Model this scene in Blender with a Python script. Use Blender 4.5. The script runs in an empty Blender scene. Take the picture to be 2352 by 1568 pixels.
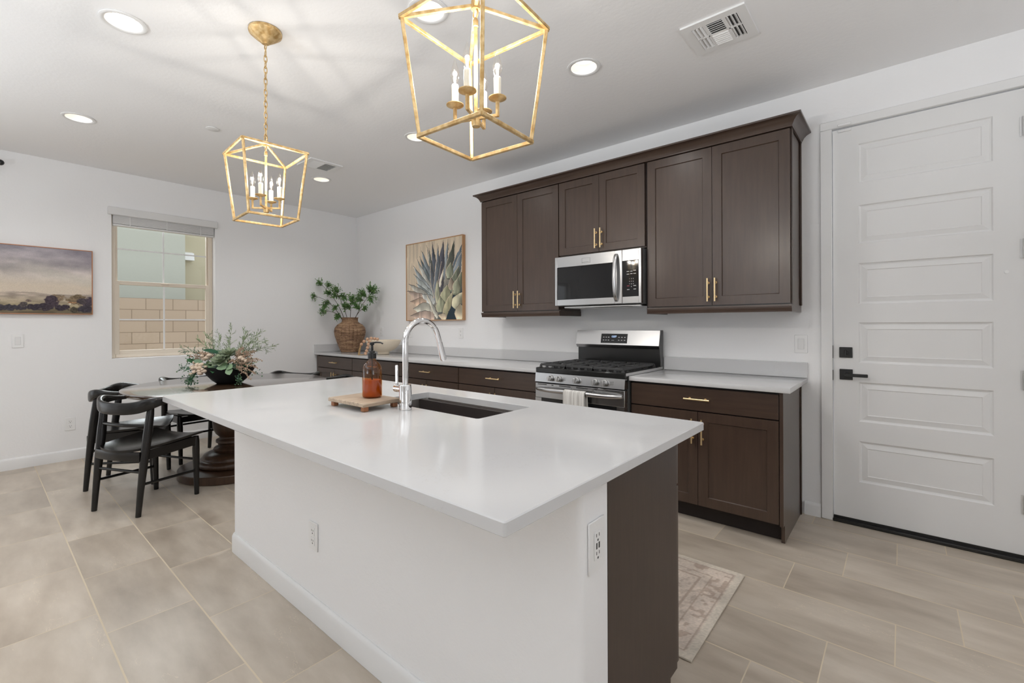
import bpy, bmesh, math, random
import numpy as np
from mathutils import Vector, Matrix
C = bpy.context.scene.collection
PI = math.pi
R = math.radians
sc = bpy.context.scene

# ------------------------------------------------------------------ camera
cam_d = bpy.data.cameras.new('camera')
cam = bpy.data.objects.new('camera', cam_d); C.objects.link(cam)
cam_d.sensor_width = 36.0
cam_d.lens = 1055.65 * 36.0 / 2352.0
cam_d.shift_x = 27.04 / 2352.0
cam_d.shift_y = -39.6 / 2352.0
cam_d.clip_start = 0.05
cam.matrix_world = (Matrix.Translation((5.86109, -3.598, 1.25315)) @ Matrix.Rotation(0.71817, 4, 'Z')
                    @ Matrix.Rotation(PI/2, 4, 'X') @ Matrix.Rotation(-0.004, 4, 'Z'))
sc.camera = cam

# ------------------------------------------------------------------ world, daylight, exposure
w = bpy.data.worlds.new('sky'); sc.world = w; w.use_nodes = True
bg = w.node_tree.nodes['Background']
bg.inputs[0].default_value = (0.92, 0.96, 1.0, 1); bg.inputs[1].default_value = 1.35
sc.view_settings.view_transform = 'Standard'; sc.view_settings.look = 'None'
sc.view_settings.exposure = 0.10; sc.view_settings.gamma = 1.0
sc.view_settings.use_curve_mapping = False
sc.cycles.use_denoising = True
sc.cycles.max_bounces = 10; sc.cycles.diffuse_bounces = 6; sc.cycles.glossy_bounces = 5
sc.cycles.transmission_bounces = 8; sc.cycles.transparent_max_bounces = 12
sc.cycles.caustics_reflective = False; sc.cycles.caustics_refractive = False
sc.cycles.sample_clamp_indirect = 4.0

def area(name, loc, rot, sx, sy, power, col=(1, 1, 1)):
    l = bpy.data.lights.new(name, 'AREA'); l.shape = 'RECTANGLE'; l.size = sx; l.size_y = sy
    l.energy = power; l.color = col
    o = bpy.data.objects.new(name, l); C.objects.link(o); o.location = loc; o.rotation_euler = rot
    return o
H = 2.7792
# lamps added in rear and side windows for brightness, and patio door daylight
def up_area(name, x, y, z, face, elev, sx, sy, power, spread):
    # lamp tilted up with a narrowed beam, shaped to brighten the ceiling
    o = area(name, (x, y, z), (R(90+elev), 0, R(face)), sx, sy, power, (0.86, 0.935, 1.0)); o.data.spread = R(spread); return o
up_area('added_rear_window_light', 4.0, -8.04, 1.45, 0, 38, 1.8, 1.4, 58, 80)
up_area('daylight_patio_door', -0.05, -5.3, 1.12, -90, 30, 2.3, 2.1, 14, 120)
up_area('added_side_window_light', 8.44, -4.2, 1.5, 90, 30, 1.9, 1.4, 20, 80)
# area lamp added above the side yard, brightening the room through the left window
yard_fill = area('added_side_yard_light', (-1.5, -2.25, 3.7), (R(0), R(-52), 0), 2.6, 1.6, 170, (0.90, 0.95, 1.0))
DOWN_W = 5.2
BULB_W = 2.7

# ------------------------------------------------------------------ helpers
def lin(c):
    return tuple((x/12.92 if x <= 0.04045 else ((x+0.055)/1.055)**2.4) for x in c)
def hexc(h):
    h = h.lstrip('#'); return lin(tuple(int(h[i:i+2], 16)/255 for i in (0, 2, 4)))

def mat(name, col, rough=0.5, metal=0.0, spec=0.5, coat=0.0, emit=None, estr=0.0, trans=0.0, ior=1.45, coat_r=0.25):
    m = bpy.data.materials.new(name); m.use_nodes = True
    b = m.node_tree.nodes['Principled BSDF']
    b.inputs['Base Color'].default_value = (*col[:3], 1)
    b.inputs['Roughness'].default_value = rough; b.inputs['Metallic'].default_value = metal
    b.inputs['Specular IOR Level'].default_value = spec
    b.inputs['Coat Weight'].default_value = coat; b.inputs['Coat Roughness'].default_value = coat_r
    b.inputs['Transmission Weight'].default_value = trans; b.inputs['IOR'].default_value = ior
    if emit: b.inputs['Emission Color'].default_value = (*emit, 1); b.inputs['Emission Strength'].default_value = estr
    return m
def nt(m): return m.node_tree.nodes, m.node_tree.links, m.node_tree.nodes['Principled BSDF']
def tex_coord(N, L, scale=(1, 1, 1), kind='Object', rot=(0, 0, 0)):
    tc = N.new('ShaderNodeTexCoord'); mp = N.new('ShaderNodeMapping'); mp.inputs['Scale'].default_value = scale
    mp.inputs['Rotation'].default_value = rot
    L.new(tc.outputs[kind], mp.inputs['Vector']); return mp.outputs['Vector']
def noise(N, L, vec, scale, detail=3, rough=0.5):
    n = N.new('ShaderNodeTexNoise'); n.inputs['Scale'].default_value = scale; n.inputs['Detail'].default_value = detail
    n.inputs['Roughness'].default_value = rough; L.new(vec, n.inputs['Vector']); return n.outputs['Fac']
def ramp(N, L, fac, stops):
    r = N.new('ShaderNodeValToRGB'); e = r.color_ramp.elements
    while len(e) < len(stops): e.new(0.5)
    for k, (p, c) in enumerate(stops): e[k].position = p; e[k].color = (*c, 1)
    L.new(fac, r.inputs['Fac']); return r.outputs['Color']
def bump(N, L, b, fac, strength, dist=0.01):
    bp = N.new('ShaderNodeBump'); bp.inputs['Strength'].default_value = strength; bp.inputs['Distance'].default_value = dist
    L.new(fac, bp.inputs['Height']); L.new(bp.outputs['Normal'], b.inputs['Normal'])
def math_n(N, L, op, a, b=None, c=None):
    n = N.new('ShaderNodeMath'); n.operation = op
    for i, v in enumerate((a, b, c)):
        if v is None: continue
        if isinstance(v, (int, float)): n.inputs[i].default_value = v
        else: L.new(v, n.inputs[i])
    return n.outputs[0]
def mixc(N, L, fac, a, b):
    n = N.new('ShaderNodeMix'); n.data_type = 'RGBA'
    if isinstance(fac, (int, float)): n.inputs[0].default_value = fac
    else: L.new(fac, n.inputs[0])
    for i, v in ((6, a), (7, b)):
        if isinstance(v, tuple): n.inputs[i].default_value = (*v[:3], 1)
        else: L.new(v, n.inputs[i])
    return n.outputs[2]

def wood(name, c1, c2, axis='Z', rough=0.4, sc_=7, coat=0.0):
    m = mat(name, c1, rough, coat=coat); N, L, b = nt(m)
    s = {'Z': (9, 9, .7), 'X': (.7, 9, 9), 'Y': (9, .7, 9)}[axis]
    v = tex_coord(N, L, s)
    n1 = noise(N, L, v, sc_, 6, 0.6)
    v2 = tex_coord(N, L, (1.3, 1.3, 1.0)); n2 = noise(N, L, v2, 2.2, 2)
    f = math_n(N, L, 'ADD', math_n(N, L, 'MULTIPLY', n1, 0.65), math_n(N, L, 'MULTIPLY', n2, 0.35))
    L.new(ramp(N, L, f, [(0.34, c2), (0.66, c1)]), b.inputs['Base Color'])
    bump(N, L, b, n1, 0.04, 0.002)
    return m
def plaster(name, col, rough, bscale, bstr):
    m = mat(name, col, rough, spec=0.3); N, L, b = nt(m)
    v = tex_coord(N, L); n = noise(N, L, v, bscale, 4, 0.55)
    bump(N, L, b, n, bstr, 0.004); return m

M = {}
M['wall'] = plaster('wall_paint', hexc('f3f3f4'), 0.75, 55, 0.22)
M['ceiling'] = plaster('ceiling_paint', hexc('f4f4f5'), 0.85, 40, 0.25)
M['trim'] = mat('white_trim', hexc('e9e9e9'), 0.4)
M['door'] = mat('white_door_paint', hexc('e7e7e7'), 0.45)
M['plate'] = mat('white_plate', hexc('f0f0f0'), 0.35)
M['slot'] = mat('dark_slot', (0.03, 0.03, 0.03), 0.6)
M['wood'] = wood('espresso_wood', hexc('4d3d33'), hexc('41322a'), 'Z', 0.32, 4.5, .35)
M['wood_h'] = wood('espresso_wood_horizontal', hexc('4c3c32'), hexc('403129'), 'X', 0.32, 4.5, .35)
M['wood_panel'] = wood('espresso_laminate', hexc('483a32'), hexc('3d322b'), 'Z', 0.42, 10)
M['cab_in'] = mat('dark_cabinet_core', hexc('2a2220'), 0.6)  # dark brown of cabinet bodies, toe kicks and filler strip
M['brass'] = mat('satin_brass', (0.88, 0.68, 0.40), 0.3, 1.0)
M['chrome'] = mat('chrome', (0.86, 0.86, 0.87), 0.05, 1.0)
M['steel'] = mat('stainless_steel', (0.52, 0.52, 0.525), 0.27, 1.0)
N, L, b = nt(M['steel']); v = tex_coord(N, L, (1.0, 60, 120)); n_ = noise(N, L, v, 6, 3)
L.new(ramp(N, L, n_, [(0.3, (0.255,)*3), (0.7, (0.265,)*3)]), b.inputs['Roughness'])
M['steel_soft'] = mat('sink_steel', (0.74, 0.71, 0.68), 0.33, 1.0)
M['black_gloss'] = mat('black_glass', (0.012, 0.012, 0.013), 0.04)
M['black_enamel'] = mat('black_enamel', (0.02, 0.02, 0.02), 0.16)
M['iron'] = mat('cast_iron', (0.055, 0.055, 0.056), 0.42)
M['black_metal'] = mat('matte_black_metal', (0.02, 0.02, 0.02), 0.4)
M['side_grey'] = mat('range_side_grey', (0.12, 0.12, 0.12), 0.45)
M['black_wood'] = wood('black_stained_wood', (0.012, 0.011, 0.0105), (0.007, 0.0065, 0.0065), 'Y', 0.24)
M['table_wood'] = wood('dark_walnut', hexc('54402f'), hexc('38281d'), 'X', 0.16, 5, 1.0)
M['table_wood'].node_tree.nodes['Principled BSDF'].inputs['Coat Roughness'].default_value = 0.12; M['table_wood'].node_tree.nodes['Principled BSDF'].inputs['Coat IOR'].default_value = 1.7
M['quartz'] = mat('white_quartz', hexc('d2d2d3'), 0.11); N, L, b = nt(M['quartz'])
v = tex_coord(N, L); n1 = noise(N, L, v, 2.3, 8, 0.65)
vein = math_n(N, L, 'LESS_THAN', math_n(N, L, 'ABSOLUTE', math_n(N, L, 'SUBTRACT', n1, 0.5)), 0.0012)
sp = noise(N, L, v, 3.0, 2); vein = math_n(N, L, 'MULTIPLY', vein, math_n(N, L, 'GREATER_THAN', sp, 0.56))
L.new(mixc(N, L, math_n(N, L, 'MULTIPLY', vein, 0.3), hexc('d2d2d3'), hexc('b9b6b2')), b.inputs['Base Color'])
# gold leaf pendant finish
M['gold'] = mat('antique_gold', hexc('d9b578'), 0.42, 0.5); N, L, b = nt(M['gold'])
v = tex_coord(N, L); n1 = noise(N, L, v, 45, 5)
L.new(ramp(N, L, n1, [(0.35, hexc('b8935c')), (0.65, hexc('dfc493'))]), b.inputs['Base Color'])
M['candle'] = mat('candle_sleeve', hexc('f4ecd9'), 0.5)
M['filament'] = mat('lit_filament', (1, 0.8, 0.5), 0.5, emit=(1.0, 0.80, 0.52), estr=60)
M['lamp_lens'] = mat('lit_lens', (1, 1, 1), 0.5, emit=(1.0, 0.95, 0.87), estr=3.2)
M['baffle'] = mat('lamp_baffle', hexc('f3eee6'), 0.5)
def thin_glass(name, tint=(1, 1, 1), refl=0.05):
    m = bpy.data.materials.new(name); m.use_nodes = True; N = m.node_tree.nodes; L = m.node_tree.links
    N.remove(N['Principled BSDF']); o = N['Material Output']
    t = N.new('ShaderNodeBsdfTransparent'); t.inputs[0].default_value = (*tint, 1)
    g = N.new('ShaderNodeBsdfGlossy'); g.inputs['Roughness'].default_value = 0.02
    lw = N.new('ShaderNodeLayerWeight'); lw.inputs[0].default_value = 0.2
    mx = N.new('ShaderNodeMixShader')
    f = math_n(N, L, 'ADD', math_n(N, L, 'MULTIPLY', lw.outputs['Facing'], 0.35), refl)
    L.new(f, mx.inputs[0]); L.new(t.outputs[0], mx.inputs[1]); L.new(g.outputs[0], mx.inputs[2]); L.new(mx.outputs[0], o.inputs[0])
    return m
M['pane'] = thin_glass('window_glass', (0.97, 0.98, 0.97), 0.02)
M['bulb'] = thin_glass('bulb_glass', (1, 0.99, 0.97), 0.04)
M['amber'] = thin_glass('amber_glass', (0.80, 0.48, 0.17), 0.05)
M['amber_liquid'] = mat('amber_liquid', (0.70, 0.28, 0.05), 0.3, trans=0.2, ior=1.25)
M['pump'] = mat('black_plastic', (0.012, 0.012, 0.012), 0.35)
M['vinyl'] = mat('almond_vinyl', hexc('dfd3c3'), 0.45)
M['blind'] = mat('white_blind', hexc('e4e4e4'), 0.5)
M['frame_wood'] = wood('light_oak_frame', hexc('c99f76'), hexc('b3875f'), 'Z', 0.5)
M['copper'] = mat('copper_frame', hexc('b07a58'), 0.4, 0.3)
M['cream'] = plaster('cream_ceramic', hexc('e6dac6'), 0.5, 60, 0.1)
M['bead'] = wood('pale_wood_bead', hexc('dcb79a'), hexc('cfa283'), 'Z', 0.55)
M['jute'] = plaster('jute_fibre', hexc('b99a70'), 0.9, 150, 0.6)
M['board'] = wood('weathered_mango_wood', hexc('c4b19b'), hexc('8a7664'), 'Y', 0.6, 9)
M['foot_wood'] = wood('warm_wood_foot', hexc('a56f4c'), hexc('8d5b3b'), 'Z', 0.5)
M['towel'] = plaster('linen_towel', hexc('dedcd8'), 0.95, 180, 0.5); N, L, b = nt(M['towel'])
v = tex_coord(N, L, (60, 1, 1)); n1 = noise(N, L, v, 3, 1)
L.new(ramp(N, L, n1, [(0.42, hexc('c4c1bc')), (0.55, hexc('e6e4e0'))]), b.inputs['Base Color'])
M['stucco_green'] = plaster('sage_stucco', hexc('b8bab0'), 0.95, 14, 0.5)
M['stucco_tan'] = plaster('tan_stucco', hexc('c0b89f'), 0.95, 14, 0.5)
M['dirt'] = plaster('gravel', hexc('a39076'), 1.0, 20, 0.8)
M['hinge'] = mat('satin_nickel', (0.7, 0.7, 0.7), 0.35, 0.6)
M['threshold'] = mat('bronze_threshold', (0.018, 0.017, 0.016), 0.4)
M['vent_dark'] = mat('duct_shade_paint', (0.10, 0.10, 0.10), 0.8)
M['bowl_black'] = plaster('black_stoneware', (0.012, 0.012, 0.013), 0.55, 60, 0.3)
M['led_blue'] = mat('clock_led', (0.3, 0.5, 1), 0.5, emit=(0.55, 0.72, 1.0), estr=1.6)
M['led_white'] = mat('legend_print', (0.75, 0.75, 0.75), 0.5)
M['print_red'] = mat('red_print', (0.45, 0.05, 0.08), 0.5)
M['badge'] = mat('badge_grey', (0.25, 0.25, 0.25), 0.4, 1.0)
M['alum'] = mat('brushed_edge', (0.7, 0.7, 0.7), 0.35, 1.0)

# block wall outside
M['block'] = mat('tan_block', hexc('b5a391'), 0.95); N, L, b = nt(M['block'])
tc = N.new('ShaderNodeNewGeometry'); sx = N.new('ShaderNodeSeparateXYZ'); L.new(tc.outputs['Position'], sx.inputs[0])
cb = N.new('ShaderNodeCombineXYZ'); L.new(sx.outputs['Y'], cb.inputs[0]); L.new(math_n(N, L, 'ADD', sx.outputs['Z'], -0.137), cb.inputs[1])
br = N.new('ShaderNodeTexBrick'); L.new(cb.outputs[0], br.inputs['Vector']); br.inputs['Scale'].default_value = 1.0
br.inputs['Brick Width'].default_value = 0.4; br.inputs['Row Height'].default_value = 0.2; br.inputs['Mortar Size'].default_value = 0.006
br.inputs['Color1'].default_value = (*hexc('b5a391'), 1); br.inputs['Color2'].default_value = (*hexc('ad9b89'), 1); br.inputs['Mortar'].default_value = (*hexc('877767'), 1)
L.new(br.outputs['Color'], b.inputs['Base Color'])

# porcelain floor: 0.605 x 0.309 m planks laid in thirds
M['floor'] = mat('beige_porcelain', hexc('b3a491'), 0.36); N, L, b = nt(M['floor'])
geo = N.new('ShaderNodeNewGeometry'); sx = N.new('ShaderNodeSeparateXYZ'); L.new(geo.outputs['Position'], sx.inputs[0])
TL_, TW_, GR = 0.605, 0.3090, 0.0022
vv = math_n(N, L, 'DIVIDE', math_n(N, L, 'SUBTRACT', -0.157, sx.outputs['Y']), TW_)
row = math_n(N, L, 'FLOOR', vv); vf = math_n(N, L, 'SUBTRACT', vv, row)
uu = math_n(N, L, 'DIVIDE', math_n(N, L, 'ADD', math_n(N, L, 'SUBTRACT', sx.outputs['X'], 5.838), math_n(N, L, 'MULTIPLY', row, 0.2017)), TL_)
col_ = math_n(N, L, 'FLOOR', uu); uf = math_n(N, L, 'SUBTRACT', uu, col_)
du = math_n(N, L, 'MULTIPLY', math_n(N, L, 'MINIMUM', uf, math_n(N, L, 'SUBTRACT', 1.0, uf)), TL_)
dv = math_n(N, L, 'MULTIPLY', math_n(N, L, 'MINIMUM', vf, math_n(N, L, 'SUBTRACT', 1.0, vf)), TW_)
dmin = math_n(N, L, 'MINIMUM', du, dv)
gr = math_n(N, L, 'MAXIMUM', math_n(N, L, 'LESS_THAN', du, GR), math_n(N, L, 'LESS_THAN', dv, .0030))
idv = N.new('ShaderNodeCombineXYZ'); L.new(row, idv.inputs[0]); L.new(col_, idv.inputs[1])
wn = N.new('ShaderNodeTexWhiteNoise'); wn.noise_dimensions = '3D'; L.new(idv.outputs[0], wn.inputs['Vector'])
off = N.new('ShaderNodeVectorMath'); off.operation = 'SCALE'; L.new(wn.outputs['Color'], off.inputs[0]); off.inputs['Scale'].default_value = 40
mp = N.new('ShaderNodeMapping'); mp.inputs['Rotation'].default_value = (0, 0, R(24)); mp.inputs['Scale'].default_value = (1.0, 3.2, 1)
L.new(geo.outputs['Position'], mp.inputs['Vector'])
ad = N.new('ShaderNodeVectorMath'); ad.operation = 'ADD'; L.new(mp.outputs[0], ad.inputs[0]); L.new(off.outputs[0], ad.inputs[1])
n1 = noise(N, L, ad.outputs[0], 2.2, 7, 0.62); n2 = noise(N, L, ad.outputs[0], 1.1, 3, 0.5)
f = math_n(N, L, 'ADD', math_n(N, L, 'MULTIPLY', n1, 0.6), math_n(N, L, 'MULTIPLY', n2, 0.4))
colr = ramp(N, L, f, [(0.32, hexc('a49788')), (0.50, hexc('baae9f')), (0.70, hexc('cdc2b4'))])
vn = noise(N, L, ad.outputs[0], 1.7, 5, 0.7)
vein = math_n(N, L, 'MULTIPLY', math_n(N, L, 'LESS_THAN', math_n(N, L, 'ABSOLUTE', math_n(N, L, 'SUBTRACT', vn, 0.44)), 0.0022), math_n(N, L, 'GREATER_THAN', n2, 0.55))
colr = mixc(N, L, math_n(N, L, 'MULTIPLY', vein, 0.6), colr, hexc('d8cab6'))
var = math_n(N, L, 'MULTIPLY_ADD', wn.outputs['Value'], 0.14, 0.93)
hs = N.new('ShaderNodeHueSaturation'); L.new(var, hs.inputs['Value']); L.new(colr, hs.inputs['Color'])
L.new(mixc(N, L, gr, hs.outputs[0], hexc('d1c3ac')), b.inputs['Base Color'])
rr = math_n(N, L, 'MULTIPLY_ADD', gr, 0.45, math_n(N, L, 'MULTIPLY_ADD', n1, 0.2, 0.26)); L.new(rr, b.inputs['Roughness'])
hgt = math_n(N, L, 'SUBTRACT', math_n(N, L, 'MULTIPLY', n1, 0.12), math_n(N, L, 'MULTIPLY', gr, 0.5)); bump(N, L, b, hgt, 0.35, 0.003)

# rug
M['rug'] = mat('faded_rug', hexc('c4b4a4'), 1.0, spec=0.1)

# ------------------------------------------------------------------ mesh builder
class MB:
    def __init__(s): s.v = []; s.f = []; s.mi = []
    def add(s, vs, fs, m=0):
        o = len(s.v); s.v += [tuple(p) for p in vs]; s.f += [tuple(i+o for i in f) for f in fs]; s.mi += [m]*len(fs); return s
    def bm(s, b_, m=0):
        b_.verts.ensure_lookup_table(); b_.verts.index_update()
        s.add([v.co[:] for v in b_.verts], [[v.index for v in f.verts] for f in b_.faces], m); b_.free(); return s
    def box(s, x0, x1, y0, y1, z0, z1, bev=0.0, seg=1, m=0):
        x0, x1 = min(x0, x1), max(x0, x1); y0, y1 = min(y0, y1), max(y0, y1); z0, z1 = min(z0, z1), max(z0, z1)
        b_ = bmesh.new(); bmesh.ops.create_cube(b_, size=1)
        for v in b_.verts:
            v.co = ((x0+x1)/2+v.co.x*(x1-x0), (y0+y1)/2+v.co.y*(y1-y0), (z0+z1)/2+v.co.z*(z1-z0))
        if bev: bmesh.ops.bevel(b_, geom=list(b_.edges), offset=min(bev, .45*min(x1-x0, y1-y0, z1-z0)), segments=seg, profile=0.5, affect='EDGES')
        return s.bm(b_, m)
    def obox(s, c, ax, ay, az, hx, hy, hz, bev=0.0, m=0):   # oriented box
        b_ = bmesh.new(); bmesh.ops.create_cube(b_, size=1)
        for v in b_.verts: v.co = (v.co.x*2*hx, v.co.y*2*hy, v.co.z*2*hz)
        if bev: bmesh.ops.bevel(b_, geom=list(b_.edges), offset=bev, segments=1, profile=0.5, affect='EDGES')
        ax, ay, az, c = Vector(ax), Vector(ay), Vector(az), Vector(c)
        for v in b_.verts: v.co = c+ax*v.co.x+ay*v.co.y+az*v.co.z
        return s.bm(b_, m)
    def bar(s, p0, p1, w_, h_=None, up=(0, 0, 1), bev=0.0, m=0):
        p0, p1 = Vector(p0), Vector(p1); h_ = h_ or w_
        az = (p1-p0); ln = az.length; az = az/ln; u = Vector(up)
        if abs(az.dot(u)) > .99: u = Vector((1, 0, 0))
        ax = u.cross(az).normalized(); ay = az.cross(ax)
        return s.obox((p0+p1)/2, ax, ay, az, w_/2, h_/2, ln/2, bev, m)
    def ring_tube(s, pts, radii, n=12, cap=True, closed=False, m=0, ell=None, up=None):
        P = [Vector(p) for p in pts]; k = len(P)
        if isinstance(radii, (int, float)): radii = [radii]*k
        vs = []; prev = None
        for i, p in enumerate(P):
            if closed: t = P[(i+1) % k]-P[i-1]
            else: t = P[min(i+1, k-1)]-P[max(i-1, 0)]
            t = t.normalized() if t.length > 1e-9 else Vector((0, 0, 1))
            if up is not None: a = Vector(up); a = (a-t*a.dot(t)).normalized()
            elif prev is None:
                a = Vector((0, 0, 1)) if abs(t.z) < .9 else Vector((1, 0, 0)); a = (a-t*a.dot(t)).normalized()
            else: a = (prev-t*prev.dot(t)).normalized()
            prev = a; b_ = t.cross(a); r = radii[i]
            for j in range(n):
                th = 2*PI*j/n
                if ell is None: ca, sa = r*math.cos(th), r*math.sin(th)
                else:
                    e = ell[i] if isinstance(ell, list) else ell
                    q = e[2] if len(e) > 2 else 1.0
                    cc, ss = math.cos(th), math.sin(th)
                    ca = e[0]*math.copysign(abs(cc)**q, cc); sa = e[1]*math.copysign(abs(ss)**q, ss)
                vs.append(p+a*ca+b_*sa)
        fs = []
        for i in range(k if closed else k-1):
            i2 = (i+1) % k
            for j in range(n):
                fs.append((i*n+j, i*n+(j+1) % n, i2*n+(j+1) % n, i2*n+j))
        if cap and not closed: fs.append(tuple(range(n-1, -1, -1))); fs.append(tuple((k-1)*n+j for j in range(n)))
        return s.add(vs, fs, m)
    def cyl(s, p0, p1, r0, r1=None, n=16, m=0): return s.ring_tube([p0, p1], [r0, r1 if r1 is not None else r0], n, m=m)
    def lathe(s, prof, c=(0, 0, 0), n=32, cap0=True, cap1=True, m=0):
        vs = []
        for r, z in prof:
            for j in range(n):
                t = 2*PI*j/n; vs.append((c[0]+r*math.cos(t), c[1]+r*math.sin(t), c[2]+z))
        fs = []; k = len(prof)
        for i in range(k-1):
            for j in range(n): fs.append((i*n+j, i*n+(j+1) % n, (i+1)*n+(j+1) % n, (i+1)*n+j))
        if cap0: fs.append(tuple(range(n-1, -1, -1)))
        if cap1: fs.append(tuple((k-1)*n+j for j in range(n)))
        return s.add(vs, fs, m)
    def ball(s, c, rx, ry=None, rz=None, seg=12, rings=8, m=0, rot=None):
        ry = ry or rx; rz = rz or rx
        b_ = bmesh.new(); bmesh.ops.create_uvsphere(b_, u_segments=seg, v_segments=rings, radius=1)
        c = Vector(c)
        for v in b_.verts:
            q = Vector((v.co.x*rx, v.co.y*ry, v.co.z*rz))
            if rot is not None: q = rot @ q
            v.co = q+c
        return s.bm(b_, m)
    def prism(s, poly, axis, a0, a1, m=0):  # polygon extruded along an axis; poly in the two other axes (cyclic order)
        def P(u, v, a): return {'X': (a, u, v), 'Y': (u, a, v), 'Z': (u, v, a)}[axis]
        n = len(poly); vs = [P(u, v, a0) for u, v in poly]+[P(u, v, a1) for u, v in poly]
        fs = [tuple(range(n-1, -1, -1)), tuple(range(n, 2*n))]+[(i, (i+1) % n, n+(i+1) % n, n+i) for i in range(n)]
        return s.add(vs, fs, m)
    def build(s): return s

def wloc(o):
    v = Vector((0, 0, 0))
    while o is not None: v += o.location; o = o.parent
    return v
def obj(name, mb, m, parent=None, smooth=40, recalc=True):
    me = bpy.data.meshes.new(name)
    vs = np.array(mb.v, dtype=float)
    if parent is not None: org = np.array(wloc(parent)); loc = (0, 0, 0)
    else: org = np.array([(vs[:, 0].min()+vs[:, 0].max())/2, (vs[:, 1].min()+vs[:, 1].max())/2, vs[:, 2].min()]); loc = tuple(org)
    me.from_pydata([tuple(p) for p in (vs-org)], [], mb.f)
    for mm in (m if isinstance(m, (list, tuple)) else [m]): me.materials.append(M[mm] if isinstance(mm, str) else mm)
    if len(me.materials) > 1: me.polygons.foreach_set('material_index', mb.mi)
    if recalc:
        b_ = bmesh.new(); b_.from_mesh(me); bmesh.ops.recalc_face_normals(b_, faces=b_.faces); b_.to_mesh(me); b_.free()
    if smooth:
        me.polygons.foreach_set('use_smooth', [True]*len(me.polygons)); me.set_sharp_from_angle(angle=R(smooth))
    me.update()
    o = bpy.data.objects.new(name, me); C.objects.link(o); o.location = loc
    if parent is not None: o.parent = parent
    return o
def tag(o, label, cat, group=None, kind=None):
    o['label'] = label; o['category'] = cat
    if group: o['group'] = group
    if kind: o['kind'] = kind
    return o
def thing(name, label, cat, loc=(0, 0, 0), group=None, kind=None):
    o = bpy.data.objects.new(name, None); C.objects.link(o); o.location = loc; o.empty_display_size = .1
    return tag(o, label, cat, group, kind)
def copy_tree(o, parent=None):
    c = o.copy(); C.objects.link(c)
    if parent is not None: c.parent = parent
    for ch in list(o.children): copy_tree(ch, c)
    return c
def struct(name, mb, m, label, cat, parent=None, smooth=40):
    o = obj(name, mb, m, parent, smooth)
    if parent is None: tag(o, label, cat, None, 'structure')
    return o
def text(name, body, loc, size, m, parent, rot=(PI/2, 0, 0), align='CENTER', line=1.0):
    cu = bpy.data.curves.new(name, 'FONT'); cu.body = body; cu.size = size; cu.align_x = align; cu.align_y = 'CENTER'
    cu.space_line = line; cu.extrude = 0.0002; cu.materials.append(M[m])
    tmp = bpy.data.objects.new('tmp_text', cu); C.objects.link(tmp)
    me = bpy.data.meshes.new_from_object(tmp.evaluated_get(bpy.context.evaluated_depsgraph_get())); bpy.data.objects.remove(tmp)
    o = bpy.data.objects.new(name, me); C.objects.link(o); o.parent = parent
    o.location = Vector(loc)-wloc(parent); o.rotation_euler = rot; return o

# ------------------------------------------------------------------ room shell
X1, Y0 = 8.4, -8.0
mb = MB(); mb.box(-0.14, X1+.14, Y0-.14, .14, -0.1, 0.0)
struct('floor', mb, 'floor', 'beige wood-look porcelain plank tile floor', 'floor', smooth=0)

DOWN = [((2.92, -3.10), 'recessed ceiling light nearest the top left corner of the photo'),
        ((1.315, -3.09), 'recessed ceiling light at the far left, above the landscape painting'),
        ((1.285, -1.20), 'recessed ceiling light beside the farther ceiling vent'),
        ((2.89, -1.225), 'recessed ceiling light seen past the lower left corner of the big lantern'),
        ((4.44, -1.207), 'recessed ceiling light between the big lantern and the nearer vent'),
        ((4.13, -2.14), 'recessed ceiling light cut by the top edge of the photo behind the big lantern')]
# ceiling with round openings for the lamps
b_ = bmesh.new()
def loop(pts):
    vs = [b_.verts.new(p) for p in pts]; return [b_.edges.new((vs[i], vs[(i+1) % len(vs)])) for i in range(len(vs))]
ed = loop([(-.14, Y0-.14, H), (X1+.14, Y0-.14, H), (X1+.14, .14, H), (-.14, .14, H)])
for (x, y), _ in DOWN: ed += loop([(x+.077*math.cos(2*PI*k/32), y+.077*math.sin(2*PI*k/32), H) for k in range(32)])
bmesh.ops.triangle_fill(b_, use_beauty=True, use_dissolve=False, edges=ed)
mb = MB(); mb.bm(b_); mb.box(-.14, X1+.14, Y0-.14, .14, H+.12, H+.16)
struct('ceiling', mb, 'ceiling', 'white ceiling with recessed lights', 'ceiling', smooth=0)

WY0, WY1, WZ0, WZ1 = -2.706, -1.800, 0.928, 2.40        # window opening in the left wall
PY0, PY1, PZ1 = -6.45, -4.15, 2.2                       # patio door opening
mb = MB(); T_ = -0.14
for (y0, y1, z0, z1) in ((WY1, 0.14, 0, H), (WY0, WY1, 0, WZ0), (WY0, WY1, WZ1, H), (PY1, WY0, 0, H), (PY0, PY1, PZ1, H), (Y0-.14, PY0, 0, H)):
    mb.box(T_, 0, y0, y1, z0, z1)
struct('wall_left', mb, 'wall', 'white left wall with the window', 'wall', smooth=0)
DX0, DX1, DZ1 = 5.532, 6.352, 2.474                     # door slab
mb = MB()
mb.box(0, DX0-.004, 0, .14, 0, H); mb.box(DX1+.004, X1, 0, .14, 0, H); mb.box(DX0-.004, DX1+.004, 0, .14, DZ1+.006, H)
struct('wall_back', mb, 'wall', 'white kitchen wall behind the dark cabinets', 'wall', smooth=0)
mb = MB()
for (y0, y1, z0, z1) in ((Y0, -5.15, 0, H), (-5.15, -3.25, 0, .8), (-5.15, -3.25, 2.2, H), (-3.25, 0, 0, H)): mb.box(X1, X1+.14, y0, y1, z0, z1)
struct('wall_right', mb, 'wall', 'white wall at the right', 'wall', smooth=0)
mb = MB()
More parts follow.
